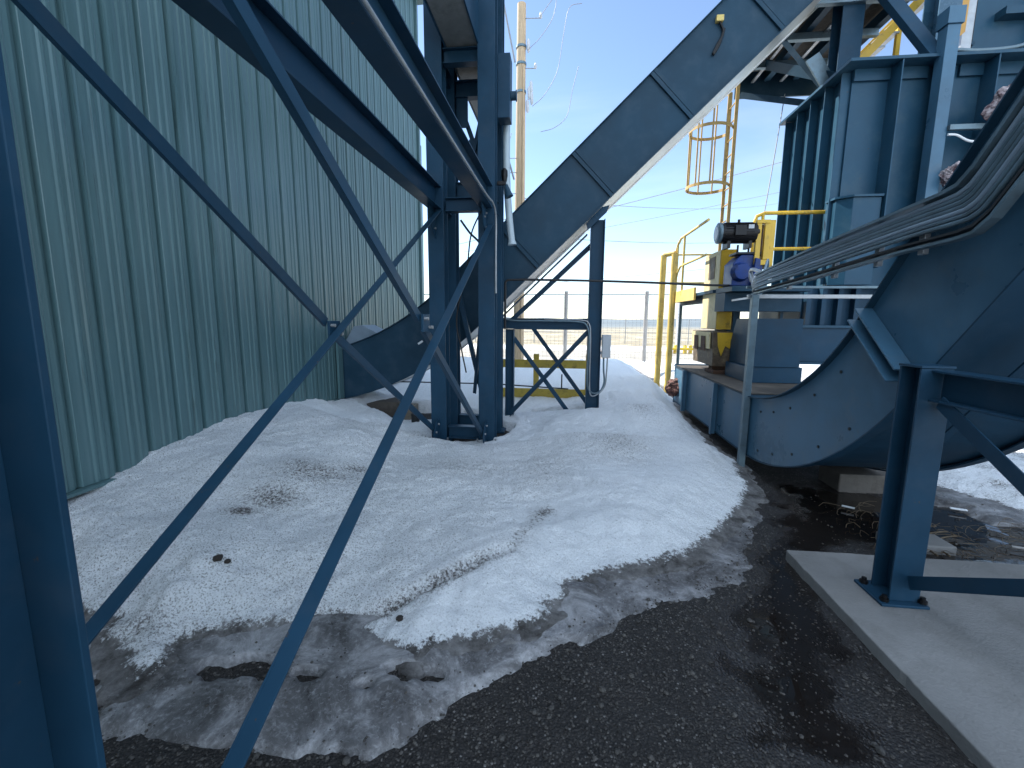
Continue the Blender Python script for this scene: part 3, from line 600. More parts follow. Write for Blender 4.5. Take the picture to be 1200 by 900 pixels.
# support bent below it
bt = thing('conveyor_support', 'dark blue trestle under the inclined conveyor, standing in snow right of the tower', 'trestle', (-.2, 6.8, 0))
MB().ibeam((.45, 6.8, .06), (.45, 6.8, 3.02), .2, .17, .013, .009, up=(1, 0, 0)).build('post', BLUE, bt, .002)
MB().ibeam((-.82, 6.8, .06), (-.82, 6.8, 1.44), .13, .13, .012, .008, up=(1, 0, 0)).build('post', BLUE, bt, .002)
MB().prism([(.30, 2.86), (.56, 3.10), (.60, 3.20), (.44, 3.16), (.28, 2.95)], 'xz', 6.70, 6.712).build('gusset', BLUE, bt, .002)
MB().ibeam((-.93, 6.8, 1.525), (.345, 6.8, 1.525), .16, .13, .012, .008).build('beam', BLUE, bt, .002)
def bb(p0, p1, leg=.065, b=-Y):
    p0, p1 = V(p0), V(p1); a = (p1 - p0).cross(Y).normalized()
    MB().angle(p0 - a * leg / 2, p1 - a * leg / 2, a, b, leg, .008).build('brace', BLUE, bt, .0015)
bb((-.93, 6.74, .0), (.36, 6.74, 1.42)); bb((-.86, 6.86, 1.42), (.12, 6.86, .12), b=Y); bb((-.5, 7.3, 1.44), (.42, 7.3, .2), b=Y)
MB().bar((-.86, 7.42, 1.58), (.40, 7.42, 2.76), .07, .13, (0, 1, 0)).build('strut', BLUE, bt, .002)
MB().bar((-.8, 7.36, 1.46), (.45, 7.36, 1.46), .07, .07).build('beam', BLUE, bt, .002)
MB().ibeam((.45, 7.36, .06), (.45, 7.36, 3.0), .14, .12, .012, .008, up=(1, 0, 0)).build('post', BLUE, bt, .002)
# electrics on the trestle
dx = thing('disconnect_box', 'grey electrical box on the right post of the trestle', 'electrical box', (.60, 6.75, 1.0))
MB().box(.565, .69, 6.70, 6.82, 1.03, 1.37).build('enclosure', GREYB, dx, .006)
MB().box(.538, .563, 6.74, 6.78, 1.08, 1.12).box(.538, .563, 6.74, 6.78, 1.29, 1.33).build('bracket', GALV, dx)
MB().box(.575, .68, 6.694, 6.6995, 1.04, 1.36).build('door', GREYB, dx, .002)
MB().tube(catmull([(.60, 6.76, 1.03), (.605, 6.76, .85), (.62, 6.76, .65), (.56, 6.74, .52), (.45, 6.67, .50), (.37, 6.66, .6), (.36, 6.66, .9), (.37, 6.66, 1.3), (.33, 6.67, 1.5), (.2, 6.68, 1.56), (-.3, 6.68, 1.57), (-.75, 6.68, 1.57), (-.92, 6.7, 1.6)], 6), .013, 8).build('conduit', DULLM, dx)
MB().tube(catmull([(.655, 6.76, 1.03), (.65, 6.76, .8), (.63, 6.76, .6), (.53, 6.72, .48), (.42, 6.665, .47), (.395, 6.66, .7), (.39, 6.66, 1.3), (.36, 6.665, 1.53), (.22, 6.675, 1.585), (-.3, 6.675, 1.6)], 6), .011, 8).build('conduit', GALV, dx)
tag(MB().tube([(-.846, 6.4, 1.45), (-.846, 6.4, 2.09)] + [(-.846 + .05 * (1 - math.cos(a)), 6.4, 2.09 + .05 * math.sin(a)) for a in (.5, 1.0, 1.57)] + catmull([(-.6, 6.4, 2.145), (.3, 6.4, 2.128), (1.2, 6.42, 2.10), (1.9, 6.5, 2.075), (2.75, 6.6, 2.06)], 6), .016, 8).build('black_cable', RUBBER, None, 0, (.5, 6.4, 2.1)), 'black cable strung level from the tower across to the motor drive', 'cable')

# guard rail behind
gr = thing('guard_rail', 'dirty yellow guard rail of two boards behind the trestle', 'guard rail', (-.5, 8.2, 0))
OLIVE = mat('olive_yellow', (.46, .34, .05), .6, var=.25, vscale=4, col2=(.10, .08, .03), amt2=.7, scale2=8)
MB().box(-1.45, .50, 8.16, 8.20, .70, .85).build('rail', OLIVE, gr, .004)
MB().box(-1.45, .50, 8.16, 8.20, .14, .31).build('rail', OLIVE, gr, .004)
for x in (-1.42, -.5, .46): MB().box(x - .05, x + .05, 8.203, 8.30, 0, .95).build('post', OLIVE, gr, .004)
tag(MB().tube([(-3.2, 7.9, .42), (-1.2, 7.9, .42), (.1, 7.9, .36)], .012, 8).tube([(-.02, 7.9, .37), (-.02, 7.9, .62)], .012, 8).build('water_pipe', DARKM, None, 0, (-1, 7.9, .4)), 'thin dark pipe running low behind the tower and the trestle', 'pipe')

# ------------------------------------------------------------------ utility pole and wires
PX, PY = -1.42, 14.0
up_ = thing('utility_pole', 'sunlit brown wooden utility pole behind the tower', 'utility pole', (PX, PY, 0))
MB().tube([(PX, PY, -.2), (PX, PY, 5), (PX, PY, 10.45)], [.17, .15, .125], 16).build('shaft', POLEW, up_)
MB().tube([(PX + .09, PY - .16, 0), (PX + .09, PY - .15, 8.8)], .022, 8).build('conduit', POLEW, up_)
for z, l in ((10.05, .55), (8.75, .42)):
    MB().tube([(PX + .1, PY - .05, z), (PX + l, PY - .05, z - .02)], .014, 8).build('bracket', GALV, up_)
    MB().tube([(PX + l, PY - .05, z - .03), (PX + l, PY - .05, z + .02), (PX + l, PY - .05, z + .09), (PX + l, PY - .05, z + .13)], [.025, .05, .035, .02], 10).build('insulator', PORC, up_)
for z in (9.3, 8.85, 8.1):
    MB().tube([(PX, PY, z), (PX, PY, z + .06)], .155, 16).build('band', DULLM, up_)
for dx_, z in ((.21, 9.15), (.24, 7.9), (.32, 7.75), (.20, 7.55), (.30, 8.05)):
    MB().tube([(PX + dx_, PY - .06, z), (PX + dx_ + .01, PY - .06, z + .07), (PX + dx_, PY - .06, z + .30), (PX + dx_, PY - .06, z + .36)], [.02, .05, .045, .015], 10).build('cutout', PORC, up_)
for z in (6.3, 5.9, 5.3, 4.7, 4.3):
    MB().tube([(PX - .32, PY - .1, z), (PX - .1, PY - .1, z)], .011, 6).build('step_bolt', GALV, up_)
mb = MB()
for P in ([(.5, 10.0), (.95, 10.5), (.9, 10.0), (.55, 9.5), (.2, 9.2)], [(1.7, 10.3), (1.35, 10.2), (1.2, 9.5), (1.05, 8.6), (.7, 8.0), (.35, 7.7)], [(1.65, 8.7), (1.5, 8.1), (1.35, 7.4), (1.0, 7.1), (.6, 7.0)], [(-.25, 7.0), (-.5, 6.2), (-.45, 5.4), (-.75, 4.8), (-.55, 4.55), (-.15, 4.7)], [(-.75, 4.8), (-.7, 4.5), (-.5, 4.4), (-.4, 4.6)]):
    mb.tube(catmull([(PX + a, PY - .1, z) for a, z in P], 6), .009, 6)
mb.build('jumper_wire', CABLE, up_)
def wire(name, label, pts, r=.012, sag=0):
    P = [V(p) for p in pts]
    if len(P) == 2: P = [P[0].lerp(P[1], t) - V((0, 0, sag * 4 * t * (1 - t))) for t in np.linspace(0, 1, 14)]
    return tag(MB().tube(P, r, 6).build(name, CABLE, None, 0, P[0]), label, 'wire')
wire('guy_wire', 'pale wire dropping steeply from the upper left onto the pole top', [(PX - .95, PY - .3, 12.5), (PX - .17, PY - .1, 8.9)], .03)
wire('guy_wire', 'pale wire slanting down to the pole beside the dark tower box', [(PX - .82, PY - .3, 7.9), (PX - .17, PY - .1, 5.7)], .03)
wire('overhead_wire', 'highest thin wire leading right from the pole', [(PX, PY, 5.2), (30, 60, 17)], .012, 1.)
wire('overhead_wire', 'thin wire leading right from the pole just over the conveyor edge', [(PX, PY, 4.1), (30, 52, 12)], .012, 1.)
wire('overhead_wire', 'pale wire crossing the sky between the cage ladder and the bin', [(-10, 40, 8), (40, 40, 20.5)], .03, .6)
wire('overhead_wire', 'faint lower wire crossing the sky right of the cage ladder', [(-10, 44, 8), (40, 44, 17.5)], .02, .6)
wire('overhead_wire', 'faint low wire rising above the mesh fence', [(-6, 30, 3.6), (30, 30, 7.4)], .014, .4)
wire('drop_wire', 'dark wire dropping from the upper deck to the yellow rail beside the bin', [(3.95, 9.42, 5.74), (2.82, 7.05, 3.13)], .008, .05)

# ------------------------------------------------------------------ fences, bollard
fn = thing('mesh_fence', 'tall welded wire mesh fence on round posts beyond the snow', 'fence', (1.5, 17, 0))
for k, x in enumerate(np.arange(-14.6, 15, 2.93)):
    MB().tube([(x, 17, -.1), (x, 17, 2.62)], .075, 12).build('post', POSTG, fn)
mb = MB()
for z in np.arange(.08, 2.5, .1): mb.box(-14.6, 14.7, 16.988, 16.994, z, z + .006)
for x in np.arange(-14.6, 14.7, .15): mb.box(x, x + .006, 16.995, 17.0, .05, 2.5)
mb.build('mesh', FENCEM, fn)
MB().tube([(-14.6, 17.02, 2.5), (14.7, 17.02, 2.5)], .018, 8).build('top_rail', FENCEM, fn)
f2 = thing('chain_link_fence', 'low dark chain link fence across the dry field', 'fence', (3, 30, 0))
for x in np.arange(-30, 42, 2.0):
    MB().tube([(x, 30, -.1), (x, 30, 1.62)], .03, 8).build('post', FENCEM, f2)
mb = MB()
for z in np.arange(.1, 1.6, .3): mb.tube([(-30, 30.02, z), (42, 30.02, z)], .006, 5)
for z in (.75, 1.58): mb.tube([(-30, 29.99, z), (42, 29.99, z)], .018, 6)
mb.build('wire', FENCEM, f2)
yb = thing('yellow_guard', 'bright yellow pipe guard standing in sun beyond the fence', 'bollard guard', (5.5, 22, 0))
YB = mat('bright_yellow', (.72, .50, .03), .5)
for x in (5.05, 5.3, 5.75, 6.0): MB().tube([(x, 22, -.1), (x, 22, .36), (x, 22, .40)], [.09, .09, .05], 12).build('post', YB, yb)
MB().tube([(5.0, 21.9, .22), (6.1, 21.9, .22)], .07, 10).build('rail', YB, yb)
tag(MB().tube([(5.42, 22.2, -.1), (5.40, 22.2, 2.75)], .07, 10).build('white_post', WHITE, None, 0, (5.4, 22.2, 0)), 'slim white post behind the yellow pipe guard', 'post')

# ------------------------------------------------------------------ curved drag conveyor (right)
rc = thing('curved_conveyor', 'blue conveyor lying low on the right then curving steeply up towards the viewer', 'conveyor', (2.5, 6, .1))
A50 = rad(50); CY, CZ = 5.0, 3.06; R1, R2 = 2.27, 2.90
tY = [(8.2, CZ - R1), (7.4, CZ - R1), (6.2, CZ - R1)]; bY = [(8.2, CZ - R2), (7.4, CZ - R2), (6.2, CZ - R2)]
for a in np.linspace(0, A50, 18):
    tY.append((CY - R1 * math.sin(a), CZ - R1 * math.cos(a))); bY.append((CY - R2 * math.sin(a), CZ - R2 * math.cos(a)))
e1, e2 = tY[-1], bY[-1]; c5, s5 = math.cos(A50), math.sin(A50)
for q in (.8, 1.6, 2.6, 4.2): tY.append((e1[0] - c5 * q, e1[1] + s5 * q)); bY.append((e2[0] - c5 * q, e2[1] + s5 * q))
mkyz = lambda p, c: (c, p[0], p[1])
XA, XB = 2.0, 3.0
MB().strip(tY, bY, mkyz, XA, XA + .008).build('side_panel', BLUEW, rc)
MB().strip(tY, bY, mkyz, XB - .008, XB).build('side_panel', BLUEW, rc)
MB().strip(off(tY, bY, .955), off(tY, bY, .968), mkyz, XA + .01, XB - .01).build('bottom_pan', BLUE, rc)
MB().strip(off(tY, bY, -.02), off(tY, bY, -.004), mkyz, XA - .045, XB + .045).build('cover', BLUED, rc)
MB().strip(off(tY, bY, 1.003), off(tY, bY, 1.018), mkyz, XA - .012, XA + .06).build('flange', BLUE, rc)
MB().strip(off(tY, bY, 1.003), off(tY, bY, 1.018), mkyz, XB - .06, XB + .012).build('flange', BLUE, rc)
MB().box(XA - .01, XB + .01, 8.203, 8.215, .12, .82).build('end_plate', BLUEW, rc, .002)
DECK = mat('muddy_plate', (.085, .07, .055), .75, var=.5, vscale=3, col2=(.02, .018, .015), amt2=.9, scale2=4, bump=.4, bscale=20)
MB().box(XA - .04, XB + .04, 5.0, 8.0, .808, .816).build('dirt_layer', DECK, rc)
for y in (7.42, 5.95):
    MB().box(XA - .075, XA - .002, y - .004, y + .012, .12, .79).box(XA - .075, XA - .066, y - .05, y - .005, .12, .79).build('splice_rib', BLUEW, rc, .002)
MB().box(XA - .05, XA - .002, 5.0, 5.012, .15, .79).build('splice_rib', BLUEW, rc, .002)
a = A50; pa = (CY - R1 * math.sin(a), CZ - R1 * math.cos(a)); pb = (CY - R2 * math.sin(a), CZ - R2 * math.cos(a))
MB().ext((XA - .11, pa[0], pa[1]), (XA - .11, pb[0] + .06, pb[1] + .05), (0, -c5, s5), X, .0, .012, 0, .108).ext((XA - .11, pa[0], pa[1]), (XA - .11, pb[0] + .06, pb[1] + .05), (0, -c5, s5), X, .095, .107, 0, .108).build('splice_rib', BLUEW, rc, .002)
for r_, aa in ((2.40, (8, 14.5, 22, 31.5, 40.5, 48)), (2.80, (7, 13.5, 21, 29.5, 38))):
    for a in aa:
        y, z = CY - r_ * math.sin(rad(a)), CZ - r_ * math.cos(rad(a))
        MB().tube([(XA - .008, y, z), (XA + .002, y, z)], .011, 10).build('bolt', DARKM, rc)
# tray edge angle on the incline underside
MB().ext((XA + .28, e2[0] + .2, e2[1] - .28), (XA + .28, e2[0] - c5 * 2.6, e2[1] + s5 * 2.6 - .06), X, (0, s5, c5), 0, .05, -.07, -.06).build('stringer', BLUE, rc, .002)

# its leg frame
lf = thing('steel_support', 'blue wide flange column on a bolted base plate carrying the curved conveyor', 'support column', (1.94, 2.56, .06))
CX, CYc = 1.895, 2.555
c = MB().ibeam((CX, CYc, .076), (CX, CYc, 1.36), .152, .152, .012, .008, up=(0, 1, 0)).build('column', BLUE, lf, .002)
MB().box(CX - .14, CX + .10, CYc - .12, CYc + .12, .0605, .076).build('base_plate', BLUE, lf, .003)
for sx_ in (-.108, .085):
    for sy_ in (-.085, .085): MB().tube([(CX + sx_, CYc + sy_, .076), (CX + sx_, CYc + sy_, .11)], .013, 8).tube([(CX + sx_, CYc + sy_, .076), (CX + sx_, CYc + sy_, .094)], .022, 6).build('anchor_bolt', BLACK, lf)
MB().box(CX - .08, CX + .08, CYc - .08, CYc + .08, 1.363, 1.375).build('cap_plate', BLUE, lf, .002)
MB().ibeam((CX + .03, CYc - .08, 1.275), (CX + .03, -.8, 1.275), .16, .12, .011, .008).build('beam', BLUE, lf, .002)
def lb(p0, p1, leg=.07):
    p0, p1 = V(p0), V(p1); a = (p1 - p0).cross(X).normalized()
    MB().angle(p0 - a * leg / 2, p1 - a * leg / 2, a, X, leg, .008).build('brace', BLUE, lf, .0015)
lb((CX - .02, 2.42, 1.2), (CX - .02, .62, -.36 + .55)); lb((CX + .0, 2.47, .19), (CX + .0, .75, 1.21))

# galvanised stand holding the conduit rack
sd = thing('strut_stand', 'slim galvanised post standing beside the conveyor under the conduit rack', 'post', (1.96, 4.92, 0))
MB().box(1.92, 1.985, 4.90, 4.965, .0, 1.86).build('post', DULLM, sd, .004)
MB().box(1.86, 2.04, 4.84, 5.02, .0, .012).build('foot_plate', GALV, sd)
MB().box(1.90, 3.35, 4.97, 5.01, 1.825, 1.865).build('cross_arm', GALV, sd, .003)
MB().box(1.90, 3.35, 5.02, 5.05, 1.93, 1.955).build('cross_arm', DULLM, sd, .003)
cr = thing('conduit_rack', 'rack of parallel grey conduits following the curved conveyor up to the right', 'conduit rack', (1.92, 3.5, 1.9))
def rackline(t):
    lo = [(4.80, 1.855), (3.76, 1.91), (2.83, 1.978), (2.45, 1.990), (2.36, 2.002), (2.28, 2.055), (2.08, 2.285), (1.75, 2.675), (.6, 4.045)]
    hi = [(4.80, 2.045), (3.76, 2.150), (2.90, 2.215), (2.60, 2.238), (2.51, 2.255), (2.43, 2.315), (2.23, 2.55), (1.91, 2.93), (.76, 4.30)]
    return [(a[0] + (b[0] - a[0]) * t, a[1] + (b[1] - a[1]) * t) for a, b in zip(lo, hi)]
def rack(t, w, h, x0, m, name):
    P = rackline(t); Q = rackline(t + h); mb = MB().strip(P, Q, mkyz, x0, x0 + w); mb.build(name, m, cr)
rack(0, .05, .055, 1.86, DULLM, 'rail'); rack(.14, .05, .05, 1.875, DARKM, 'rail'); rack(.975, .05, .07, 1.875, DULLM, 'rail')
xo = [1.90] * 7
for k, t in enumerate((.36, .46, .55, .635, .72, .805, .89)):
    P = [(xo[k], a, b) for a, b in rackline(t)]
    z0 = P[0][2]
    lead = [(2.5, 6.0, 2.16 + .02 * k), (2.3, 5.55, 1.98 + .05 * k), (2.08, 5.15, z0 - .05 + .06 * math.sin(k * 2.1))]
    MB().tube(catmull(lead + P, 6), .0105 if k % 2 else .0125, 10).build('conduit', (DULLM, DULLM, BLUESKID, DULLM)[k % 4], cr)
for yy in (4.2, 3.55, 3.1, 2.75):
    P = rackline(0); z = np.interp(yy, [p[0] for p in P[::-1]], [p[1] for p in P[::-1]])
    MB().box(1.925, 1.955, yy - .02, yy + .02, z - .02, z + .25).build('bracket', GALV, cr, .003)
for q in (.25, .9, 1.6):
    y_, z_ = 2.32 - c5 * q, 2.03 + s5 * q
    MB().ext((1.94, y_, z_), (1.94, y_ + s5 * .25 + .02, z_ + c5 * .25 + .08), X, (0, -c5, s5), 0, .03, -.02, .02).build('bracket', GALV, cr, .003)
MB().tube(catmull([(2.35, 5.9, 2.02), (2.12, 5.4, 1.96), (2.0, 5.2, 2.10), (1.94, 5.0, 2.02), (1.93, 4.9, 1.9), (1.98, 4.95, 1.86)], 6), .018, 8).build('flex_hose', GALV, cr)
MB().tube(catmull([(2.45, 6.0, 2.05), (2.2, 5.5, 2.16), (2.05, 5.3, 2.03), (1.96, 5.1, 2.13), (1.91, 4.7, 2.06)], 6), .018, 8).build('flex_hose', GALV, cr)

# ------------------------------------------------------------------ bin / hopper
hp = thing('ribbed_hopper', 'tall blue hopper with upright ribs behind the curved conveyor', 'hopper', (4.9, 7.5, .4))
HY, HY2, HX, HX2 = 6.76, 8.36, 3.65, 8.2  # hopper, hung bundles, bin tower, upper column: numbers scaled up about the camera
MB().box(HX, HX2, HY, HY2, 2.07, 4.81).build('body', BLUEB, hp)
MB().box(HX - .17, HX2 + .05, HY - .24, HY2 + .06, 4.813, 4.85).build('top_flange', BLUEB, hp, .003)
for y in (6.80, 7.18, 7.55, 7.93, 8.31): MB().box(HX - .112, HX - .001, y - .008, y + .008, 2.1, 4.81).build('rib', BLUEB, hp, .002)
for x in (4.09, 5.16, 5.74, 6.35): MB().box(x - .008, x + .008, HY - .235, HY - .001, 2.3, 4.81).build('rib', BLUEB, hp, .002)
for x0, x1 in ((HX, 4.08), (4.10, 4.52), (4.88, 5.15), (5.17, 5.73)): MB().box(x0, x1, HY - .04, HY - .001, 4.67, 4.81).build('top_band', BLUEB, hp)
# bolted corner angle and the taller post
MB().box(4.53, 4.63, HY - .146, HY - .134, 2.2, 4.84).box(4.618, 4.63, HY - .134, HY - .001, 2.2, 4.84).build('bolted_angle', BLUED, hp, .003)
for z in np.arange(2.5, 4.8, .45): MB().tube([(4.58, HY - .172, z), (4.58, HY - .146, z)], .02, 6).build('bolt', GALV, hp)
MB().box(4.49, 4.635, HY - .30, HY - .15, 2.0, 5.13).build('post', BLUEW, hp, .004)
MB().box(4.47, 4.655, HY - .32, HY - .13, 5.133, 5.32).build('post_cap', BLUEW, hp, .004)
# casing low on the front
MB().prism([(HX - .07, HY + .18), (HX - .07, HY - .06), (HX + .07, HY - .19), (4.06, HY - .19), (4.06, HY + .18)], 'xy', 2.08, 3.20).build('lower_casing', BLUEB, hp, .004)
MB().prism([(HX - .10, HY + .15), (HX - .10, HY - .08), (HX + .06, HY - .22), (4.065, HY - .22), (4.065, HY + .15)], 'xy', 3.203, 3.23).build('ledge', BLUEB, hp)
# lower chute, flange, skirt, shelf and legs
MB().box(HX - .28, 5.7, HY + .15, HY2 - .07, 1.45, 2.067).build('chute', BLUE, hp)
for x in (3.42, 3.62, 3.83, 4.05, 4.4): MB().box(x - .03, x + .03, HY + .04, HY + .147, 1.54, 2.065).build('rib', BLUE, hp)
MB().box(HX - .32, 6.1, HY - .03, HY2 + .15, 1.50, 1.535).build('flange', BLUEB, hp, .003)
MB().add([(HX - .29, HY, 1.497), (6.1, HY, 1.497), (6.1, HY2, 1.497), (HX - .29, HY2, 1.497), (HX - .40, HY, 1.02), (6.1, HY, 1.02), (6.1, HY2 + .1, 1.02), (HX - .40, HY2 + .1, 1.02)],
         [(0, 1, 2, 3), (7, 6, 5, 4), (0, 4, 5, 1), (1, 5, 6, 2), (2, 6, 7, 3), (3, 7, 4, 0)]).build('skirt', BLUE, hp)
MB().box(HX - .45, 6.1, HY - .12, HY2 + .18, .99, 1.017).build('shelf', BLUEB, hp, .003)
for x in (3.55, 4.0, 4.6): MB().box(x - .07, x + .07, HY2 - .17, HY2 - .05, -.05, .987).build('leg', BLUEB, hp, .004)
MB().box(4.0, 4.3, HY + .06, HY + .18, -.05, .987).build('leg', BLUEB, hp, .004)
ih = thing('inlet_box', 'dark blue inlet box standing on the muddy conveyor deck', 'inlet box', (2.6, 6.2, .82))
MB().box(2.3, 2.95, 5.86, 6.62, .82, 1.02).build('plinth', BLUE, ih, .004)
MB().prism([(5.84, 1.023), (6.66, 1.023), (6.66, 1.30), (6.5, 1.62), (5.84, 1.62)], 'yz', 2.36, 2.9).build('housing', BLUE, ih, .004)
MB().tube([(2.345, 5.95, 1.0), (2.345, 5.9, 1.5)], .012, 8).build('rod', GALV, ih)

# things hung on the hopper
def lump(name, c, r, m, label, seed, squash=1):
    import bmesh
    bm = bmesh.new(); bmesh.ops.create_icosphere(bm, subdivisions=4, radius=1)
    for v in bm.verts:
        q = v.co.copy(); d = mn.noise(q * 1.7 + V((seed, 0, 0))) * .35 + abs(mn.noise(q * 4.2 + V((0, seed, 0)))) * .35 + mn.noise(q * 9 + V((0, 0, seed))) * .10
        v.co = q * (r * (1 + d)); v.co.z *= squash
    me = bpy.data.meshes.new(name); bm.to_mesh(me); bm.free(); me.materials.append(m)
    o = bpy.data.objects.new(name, me); COL.objects.link(o); o.location = c
    return tag(o, label, 'wrapped bundle')
lump('wrapped_bundle', (4.745, 6.40, 3.385), .125, FOIL, 'crumpled pinkish wrapped bundle just above the conduit rack', 3.1)
lump('wrapped_bundle', (5.20, 6.34, 4.16), .185, FOIL, 'larger crumpled pinkish wrapped bundle higher on the hopper near the edge', 8.4)
lump('rag_heap', (1.98, 8.05, .42), .15, REDFOIL, 'heap of reddish brown rags at the tail of the curved conveyor', 5.5, .9)
bs = thing('strut_bar', 'short horizontal steel bar with a white cable sagging below it on the hopper', 'bar', (4.95, 6.45, 3.9))
MB().box(4.64, 5.7, 6.42, 6.47, 3.93, 3.99).build('bar', DULLM, bs, .002)
MB().tube(catmull([(4.64, 6.44, 3.88), (4.74, 6.44, 3.87), (4.88, 6.44, 3.80), (5.02, 6.44, 3.80), (5.2, 6.43, 3.90)], 6), .014, 8).build('cable', WHITE, bs)
tag(MB().tube(catmull([(4.65, 6.6, 4.92), (4.95, 6.58, 4.88), (5.37, 6.58, 4.90), (5.6, 6.58, 5.0)], 6), .024, 8).tube([(5.58, 6.58, 4.98), (5.8, 6.58, 5.10)], [.06, .015], 8).build('grey_hose', DULLM, None, 0, (5.3, 6.58, 4.9)), 'grey hose lying along the top flange of the hopper', 'hose')

# ------------------------------------------------------------------ drive: motor, reducer, guards
mo = thing('electric_motor', 'black cylindrical electric motor lying above the blue gearbox', 'motor', (2.25, 6.5, 2.62))
MB().tube([(2.06, 6.5, 2.755), (2.50, 6.5, 2.755)], .128, 24).build('body', BLACK, mo)
mb = MB()
for k in range(20):
    a = 2 * math.pi * k / 20; mb.ext((2.1, 6.5 + .126 * math.cos(a), 2.755 + .126 * math.sin(a)), (2.46, 6.5 + .126 * math.cos(a), 2.755 + .126 * math.sin(a)), (0, -math.sin(a), math.cos(a)), (0, math.cos(a), math.sin(a)), -.003, .003, 0, .012)
mb.build('fins', BLACK, mo)
MB().tube([(2.01, 6.5, 2.755), (2.025, 6.5, 2.755), (2.058, 6.5, 2.755)], [.11, .137, .137], 24).build('fan_cover', DULLM, mo)
MB().tube([(2.005, 6.5, 2.755), (2.009, 6.5, 2.755)], .085, 20).build('vent', GALV, mo)
MB().box(2.2, 2.34, 6.34, 6.40, 2.70, 2.83).build('terminal_box', BLACK, mo, .006)
MB().box(2.37, 2.44, 6.366, 6.371, 2.79, 2.84).build('nameplate', GALV, mo)
MB().tube([(2.29, 6.5, 2.88), (2.29, 6.5, 2.93)], .018, 8).build('lifting_eye', BLACK, mo)
for x in (2.15, 2.42): MB().box(x - .02, x + .02, 6.4, 6.6, 2.55, 2.64).build('foot', BLACK, mo)
mt = thing('motor_bracket', 'tall slotted yellow bracket at the right end of the black motor', 'bracket', (2.58, 6.5, 2.3))
for x in (2.525, 2.63): MB().box(x - .032, x + .032, 6.42, 6.47, 2.40, 2.86).build('plate', YEL, mt, .004)
MB().box(2.493, 2.662, 6.42, 6.47, 2.863, 2.91).box(2.493, 2.662, 6.42, 6.47, 2.33, 2.397).build('crossbar', YEL, mt, .004)
MB().box(2.665, 2.74, 6.45, 6.75, 2.30, 2.91).build('side_plate', YEL, mt, .004)
MB().box(2.557, 2.598, 6.475, 6.49, 2.45, 2.85).build('slot_back', RUST, mt)
MB().tube([(2.49, 6.40, 2.755), (2.52, 6.40, 2.755)], .03, 8).build('bolt', DARKM, mt)
gb = thing('gear_reducer', 'bright blue gear reducer below the black motor', 'gearbox', (2.4, 6.6, 2.05))
MB().prism([(2.24, 2.06), (2.62, 2.06), (2.62, 2.36), (2.52, 2.47), (2.34, 2.47), (2.24, 2.36)], 'xz', 6.45, 6.8).build('housing', BLUEM, gb, .012)
MB().tube([(2.34, 6.36, 2.24), (2.34, 6.452, 2.24)], [.10, .13], 18).build('bearing_cap', BLUEM, gb)
MB().prism([(2.47, 2.07), (2.57, 2.07), (2.56, 2.40), (2.50, 2.42)], 'xz', 6.38, 6.447).build('torque_arm', BLUEM, gb, .006)
MB().box(2.26, 2.58, 6.43, 6.7, 2.473, 2.50).build('top_plate', BLACK, gb, .003)
for x in (2.30, 2.44, 2.56): MB().tube([(x, 6.5, 2.5), (x, 6.5, 2.60)], .014, 8).build('stud', DARKM, gb)
ub = thing('drive_base', 'dark steel shelf carrying the gearbox and motor', 'shelf', (2.5, 6.6, 1.9))
MB().box(2.2, 3.2, 6.3, 6.95, 1.98, 2.05).build('top_plate', BLUED, ub, .003)
MB().ext((2.22, 6.32, 1.86), (2.66, 6.32, 1.93), Y, Z, 0, .03, -.012, .012).build('edge_strip', GALV, ub)
MB().box(2.2, 3.2, 6.55, 6.95, 1.72, 1.975).build('apron', BLUED, ub, .003)
for x in (2.46, 3.1): MB().box(x - .02, x + .02, 6.86, 6.92, .85, 1.718).build('leg', BLUED, ub)
cg = thing('chain_guard', 'tall yellow box guard, sunlight painted in cream on one side, with a dark slot', 'guard', (2.36, 7.3, 1.45))
MB().box(2.26, 2.47, 7.0, 7.75, 1.46, 2.62).build('casing', YEL, cg, .006)
MB().box(2.252, 2.2585, 7.02, 7.73, 1.47, 2.61).build('sunlit_face', SUNLIT_YEL, cg)  # thin sheet carrying the painted sunlight on the guard's side
MB().box(2.246, 2.2505, 7.22, 7.5, 2.22, 2.55).build('slot', GREASE, cg)
MB().box(2.478, 2.66, 7.2, 7.75, 1.2, 2.0).build('back_housing', BLUED, cg, .004)
lg = thing('sprocket_guard', 'grease stained yellow guard with two dark windows above the conveyor deck', 'guard', (2.3, 7.1, .95))
def loft(z0, z1, f0, f1): return [(f0[0], f0[2], z0), (f0[1], f0[2], z0), (f0[1], f0[3], z0), (f0[0], f0[3], z0), (f1[0], f1[2], z1), (f1[1], f1[2], z1), (f1[1], f1[3], z1), (f1[0], f1[3], z1)]
BX = [(3, 2, 1, 0), (4, 5, 6, 7), (0, 1, 5, 4), (1, 2, 6, 5), (2, 3, 7, 6), (3, 0, 4, 7)]
MB().add(loft(.93, 1.43, (2.16, 2.44, 6.75, 7.72), (2.13, 2.56, 6.72, 7.75)), BX).build('casing', GREASE, lg, .005)
MB().add(loft(1.18, 1.42, (2.118, 2.13, 6.8, 7.7), (2.108, 2.125, 6.8, 7.7)), BX).build('sunlit_face', SUNLIT_YEL, lg)
for y0 in (6.98, 7.34): MB().add(loft(1.14, 1.36, (2.106, 2.117, y0, y0 + .2), (2.10, 2.106, y0, y0 + .2)), BX).build('window', RUST, lg)
for poly in ([(2.19, 1.42), (2.54, 1.42), (2.50, 1.27), (2.46, 1.12), (2.42, 1.24), (2.37, 1.19), (2.31, 1.23), (2.26, 1.08), (2.21, 1.22)],):
    MB().prism(poly, 'xz', 6.712, 6.722).build('front_sheet', YEL, lg)
